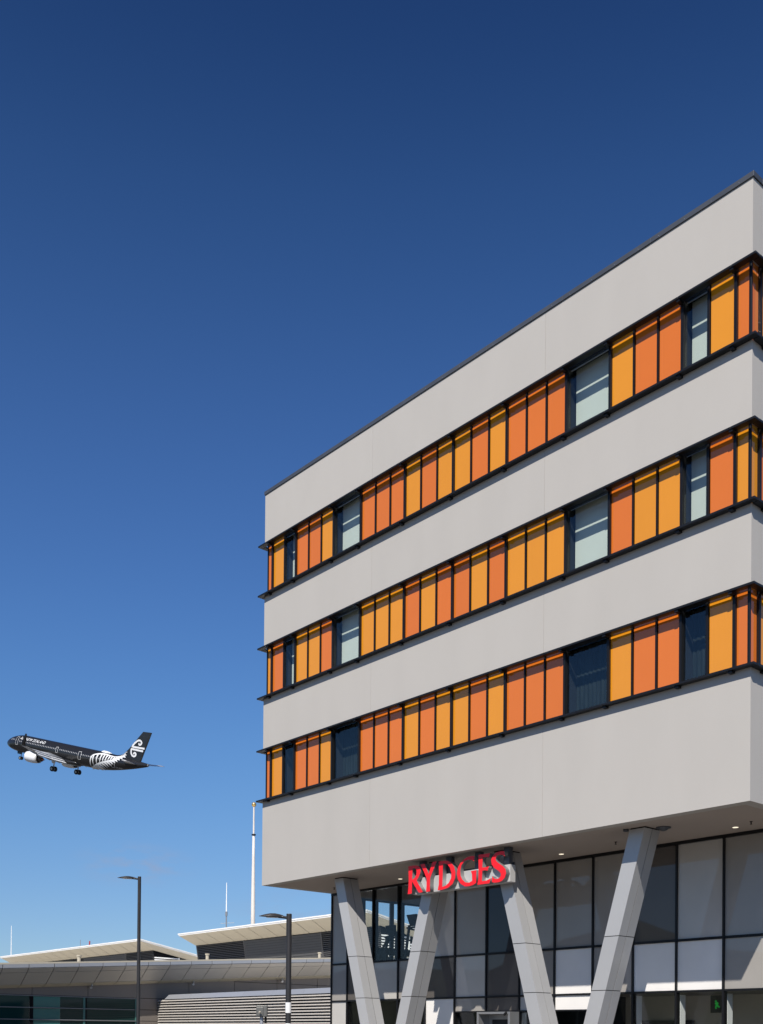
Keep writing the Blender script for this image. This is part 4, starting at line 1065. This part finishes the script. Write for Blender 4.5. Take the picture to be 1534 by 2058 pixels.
# wings
def wing_sect(y, xle, xte, z, tk):
    c = xte - xle
    return [(xle, y, z), (xle + c * 0.12, y, z + tk * 0.6), (xle + c * 0.4, y, z + tk * 0.75), (xte, y, z + 0.02), (xte, y, z - 0.02), (xle + c * 0.5, y, z - tk * 0.4), (xle + c * 0.12, y, z - tk * 0.4)]
def skin(secs):
    mb = MB()
    n = len(secs[0])
    for s in secs:
        mb.v += s
    for k in range(len(secs) - 1):
        for q in range(n):
            w_ = (q + 1) % n
            mb.f.append((k * n + q, k * n + w_, (k + 1) * n + w_, (k + 1) * n + q))
    mb.f.append(tuple(range(n - 1, -1, -1))); mb.f.append(tuple((len(secs) - 1) * n + q for q in range(n)))
    return mb
for s in (1, -1):
    w_ = skin([wing_sect(1.2 * s, -13.2, -20.6, -1.35, 0.9), wing_sect(6.4 * s, -16.3, -20.9, -0.95, 0.55), wing_sect(12 * s, -19.9, -22.7, -0.35, 0.32), wing_sect(16.9 * s, -23.0, -24.5, 0.35, 0.18)])
    wg_ = jp(w_, 'wing', M['wing'], True)
    sh = skin([wing_sect(16.9 * s, -23.0, -24.5, 0.36, 0.16), wing_sect(17.4 * s, -23.7, -25.0, 0.75, 0.12), wing_sect(17.75 * s, -24.5, -25.5, 1.9, 0.06), wing_sect(17.85 * s, -25.1, -25.6, 3.0, 0.03)])
    jp(sh, 'winglet', M['plane'], True, wg_)
    for (ya_, yb_, xa_, xb_, za_, zb_) in ((2.1, 6.3, -20.4, -20.7, -1.42, -1.02), (6.5, 12.6, -20.75, -22.75, -1.0, -0.36)):
        for q_, (off, dz) in enumerate(((0.0, 0.0), (-1.0, -0.42))):
            ch = 1.15 if q_ == 0 else 0.8
            ang = 0.35 if q_ == 0 else 0.55
            mb = MB()
            def fl(y, x, z):
                return [(x + off + 0.2, y, z + dz + 0.06), (x + off - ch * math.cos(ang), y, z + dz - ch * math.sin(ang) * 0.8)]
            a1, a2 = fl(ya_ * s, xa_, za_); b1, b2 = fl(yb_ * s, xb_, zb_)
            mb.hexa([(*a1[:2], a1[2] - 0.08), (*b1[:2], b1[2] - 0.08), (*b2[:2], b2[2] - 0.04), (*a2[:2], a2[2] - 0.04)], [a1, b1, b2, a2])
            jp(mb, 'flap', M['decal'] if q_ else M['wing'], False, wg_)
    for y, x, z in ((4.2, -20.5, -1.35), (8.0, -21.2, -0.95), (11.4, -22.3, -0.55)):
        jp(MB().tube([(x + 2.6, y * s, z - 0.1), (x + 1.2, y * s, z - 0.32), (x - 0.6, y * s, z - 0.62), (x - 1.7, y * s, z - 1.05)], [0.08, 0.24, 0.22, 0.04], 10), 'flap_fairing', M['wing'], True, wg_)
    # engine
    def lathe(prof, y, z, n=28):
        mb = MB()
        for x, r in prof:
            for q in range(n):
                t = 2 * math.pi * q / n
                mb.v.append((x, y + r * math.cos(t), z + r * math.sin(t)))
        for k in range(len(prof) - 1):
            for q in range(n):
                w2 = (q + 1) % n
                mb.f.append((k * n + q, k * n + w2, (k + 1) * n + w2, (k + 1) * n + q))
        return mb
    ye, ze = 5.75 * s, -2.32
    en = jp(lathe([(-14.3, 0.92), (-13.55, 0.98), (-13.35, 1.08), (-13.45, 1.17), (-14.0, 1.24), (-15.2, 1.25), (-16.4, 1.14), (-17.15, 0.98), (-17.1, 0.93), (-15.5, 0.95)], ye, ze), 'engine', M['nacelle'], True)
    jp(lathe([(-15.6, 0.94), (-15.65, 0.3)], ye, ze), 'fan_duct', M['gap'], False, en)
    jp(lathe([(-15.6, 0.62), (-17.2, 0.62), (-18.1, 0.46), (-18.05, 0.40), (-17.5, 0.38)], ye, ze), 'core', M['hot'], True, en)
    jp(lathe([(-17.5, 0.36), (-18.2, 0.28), (-18.9, 0.05)], ye, ze), 'exhaust_plug', M['rust'], True, en)
    jp(MB().hexa([(-14.6, ye - 0.12, ze + 1.05), (-17.0, ye - 0.12, ze + 0.9), (-17.0, ye + 0.12, ze + 0.9), (-14.6, ye + 0.12, ze + 1.05)], [(-15.6, ye - 0.1, -1.0), (-19.6, ye - 0.1, -1.15), (-19.6, ye + 0.1, -1.15), (-15.6, ye + 0.1, -1.0)]), 'pylon', M['wing'], False, en)
    # tailplane
    jp(skin([wing_sect(0.8 * s, -38.3, -41.9, 0.75, 0.34), wing_sect(6.2 * s, -42.3, -44.0, 1.32, 0.16)]), 'tailplane', M['decal'], True)
    # main gear
    yg, xg, zg = 3.8 * s, -19.95, -3.98
    gr = jp(MB().tube([(xg + 0.1, yg, -1.3), (xg, yg, zg + 0.1)], 0.13, 10), 'landing_gear', M['strut'])
    jp(MB().hexa([(xg - 0.5, yg + 0.2 * s, -2.7), (xg + 0.5, yg + 0.2 * s, -2.7), (xg + 0.5, yg + 0.24 * s, -2.7), (xg - 0.5, yg + 0.24 * s, -2.7)], [(xg - 0.7, yg + 0.3 * s, -1.4), (xg + 0.9, yg + 0.3 * s, -1.4), (xg + 0.9, yg + 0.34 * s, -1.4), (xg - 0.7, yg + 0.34 * s, -1.4)]), 'gear_door', M['decal'], False, gr)
    for dy in (-0.46, 0.46):
        jp(MB().tube([(xg, yg + dy - 0.20, zg), (xg, yg + dy - 0.15, zg), (xg, yg + dy + 0.15, zg), (xg, yg + dy + 0.20, zg)], [0.50, 0.60, 0.60, 0.50], 22), 'wheel', M['tyre'], False, gr)
        jp(MB().tube([(xg, yg + dy - 0.215, zg), (xg, yg + dy + 0.215, zg)], 0.27, 14), 'hub', M['strut'], False, gr)
gr = jp(MB().tube([(-4.95, 0, -1.6), (-4.9, 0, -3.4)], 0.09, 10), 'landing_gear', M['strut'])
for dy in (-0.27, 0.27):
    jp(MB().tube([(-4.9, dy - 0.11, -3.43), (-4.9, dy + 0.11, -3.43)], 0.40, 20), 'wheel', M['tyre'], False, gr)
    jp(MB().tube([(-4.9, dy - 0.12, -3.43), (-4.9, dy + 0.12, -3.43)], 0.17, 12), 'hub', M['strut'], False, gr)
jp(MB().hexa([(-4.2, 0.5, -2.5), (-5.6, 0.5, -2.5), (-5.6, 0.55, -2.5), (-4.2, 0.55, -2.5)], [(-4.0, 0.45, -1.8), (-5.8, 0.45, -1.8), (-5.8, 0.5, -1.8), (-4.0, 0.5, -1.8)]), 'gear_door', M['plane'], False, gr)
# belly fairing and radome hump
bf = skin([[(x_, 1.9 * k_ * math.cos(t), -1.75 + 0.75 * k_ * math.sin(t)) for t in [2 * math.pi * q / 16 for q in range(16)]] for x_, k_ in ((-12.5, 0.3), (-14.5, 0.85), (-17, 1.02), (-21, 1.02), (-23.5, 0.85), (-26, 0.3))])
jp(bf, 'belly_fairing', M['plane'], True)
dm = skin([[(x_, 0.75 * k_ * math.cos(t), 1.95 + 0.42 * k_ * math.sin(t)) for t in [2 * math.pi * q / 16 for q in range(16)]] for x_, k_ in ((-30.4, 0.1), (-30.7, 0.6), (-31.3, 0.95), (-32.2, 0.9), (-33.1, 0.45), (-33.6, 0.05))])
jp(dm, 'antenna_dome', M['nacelle'], True)
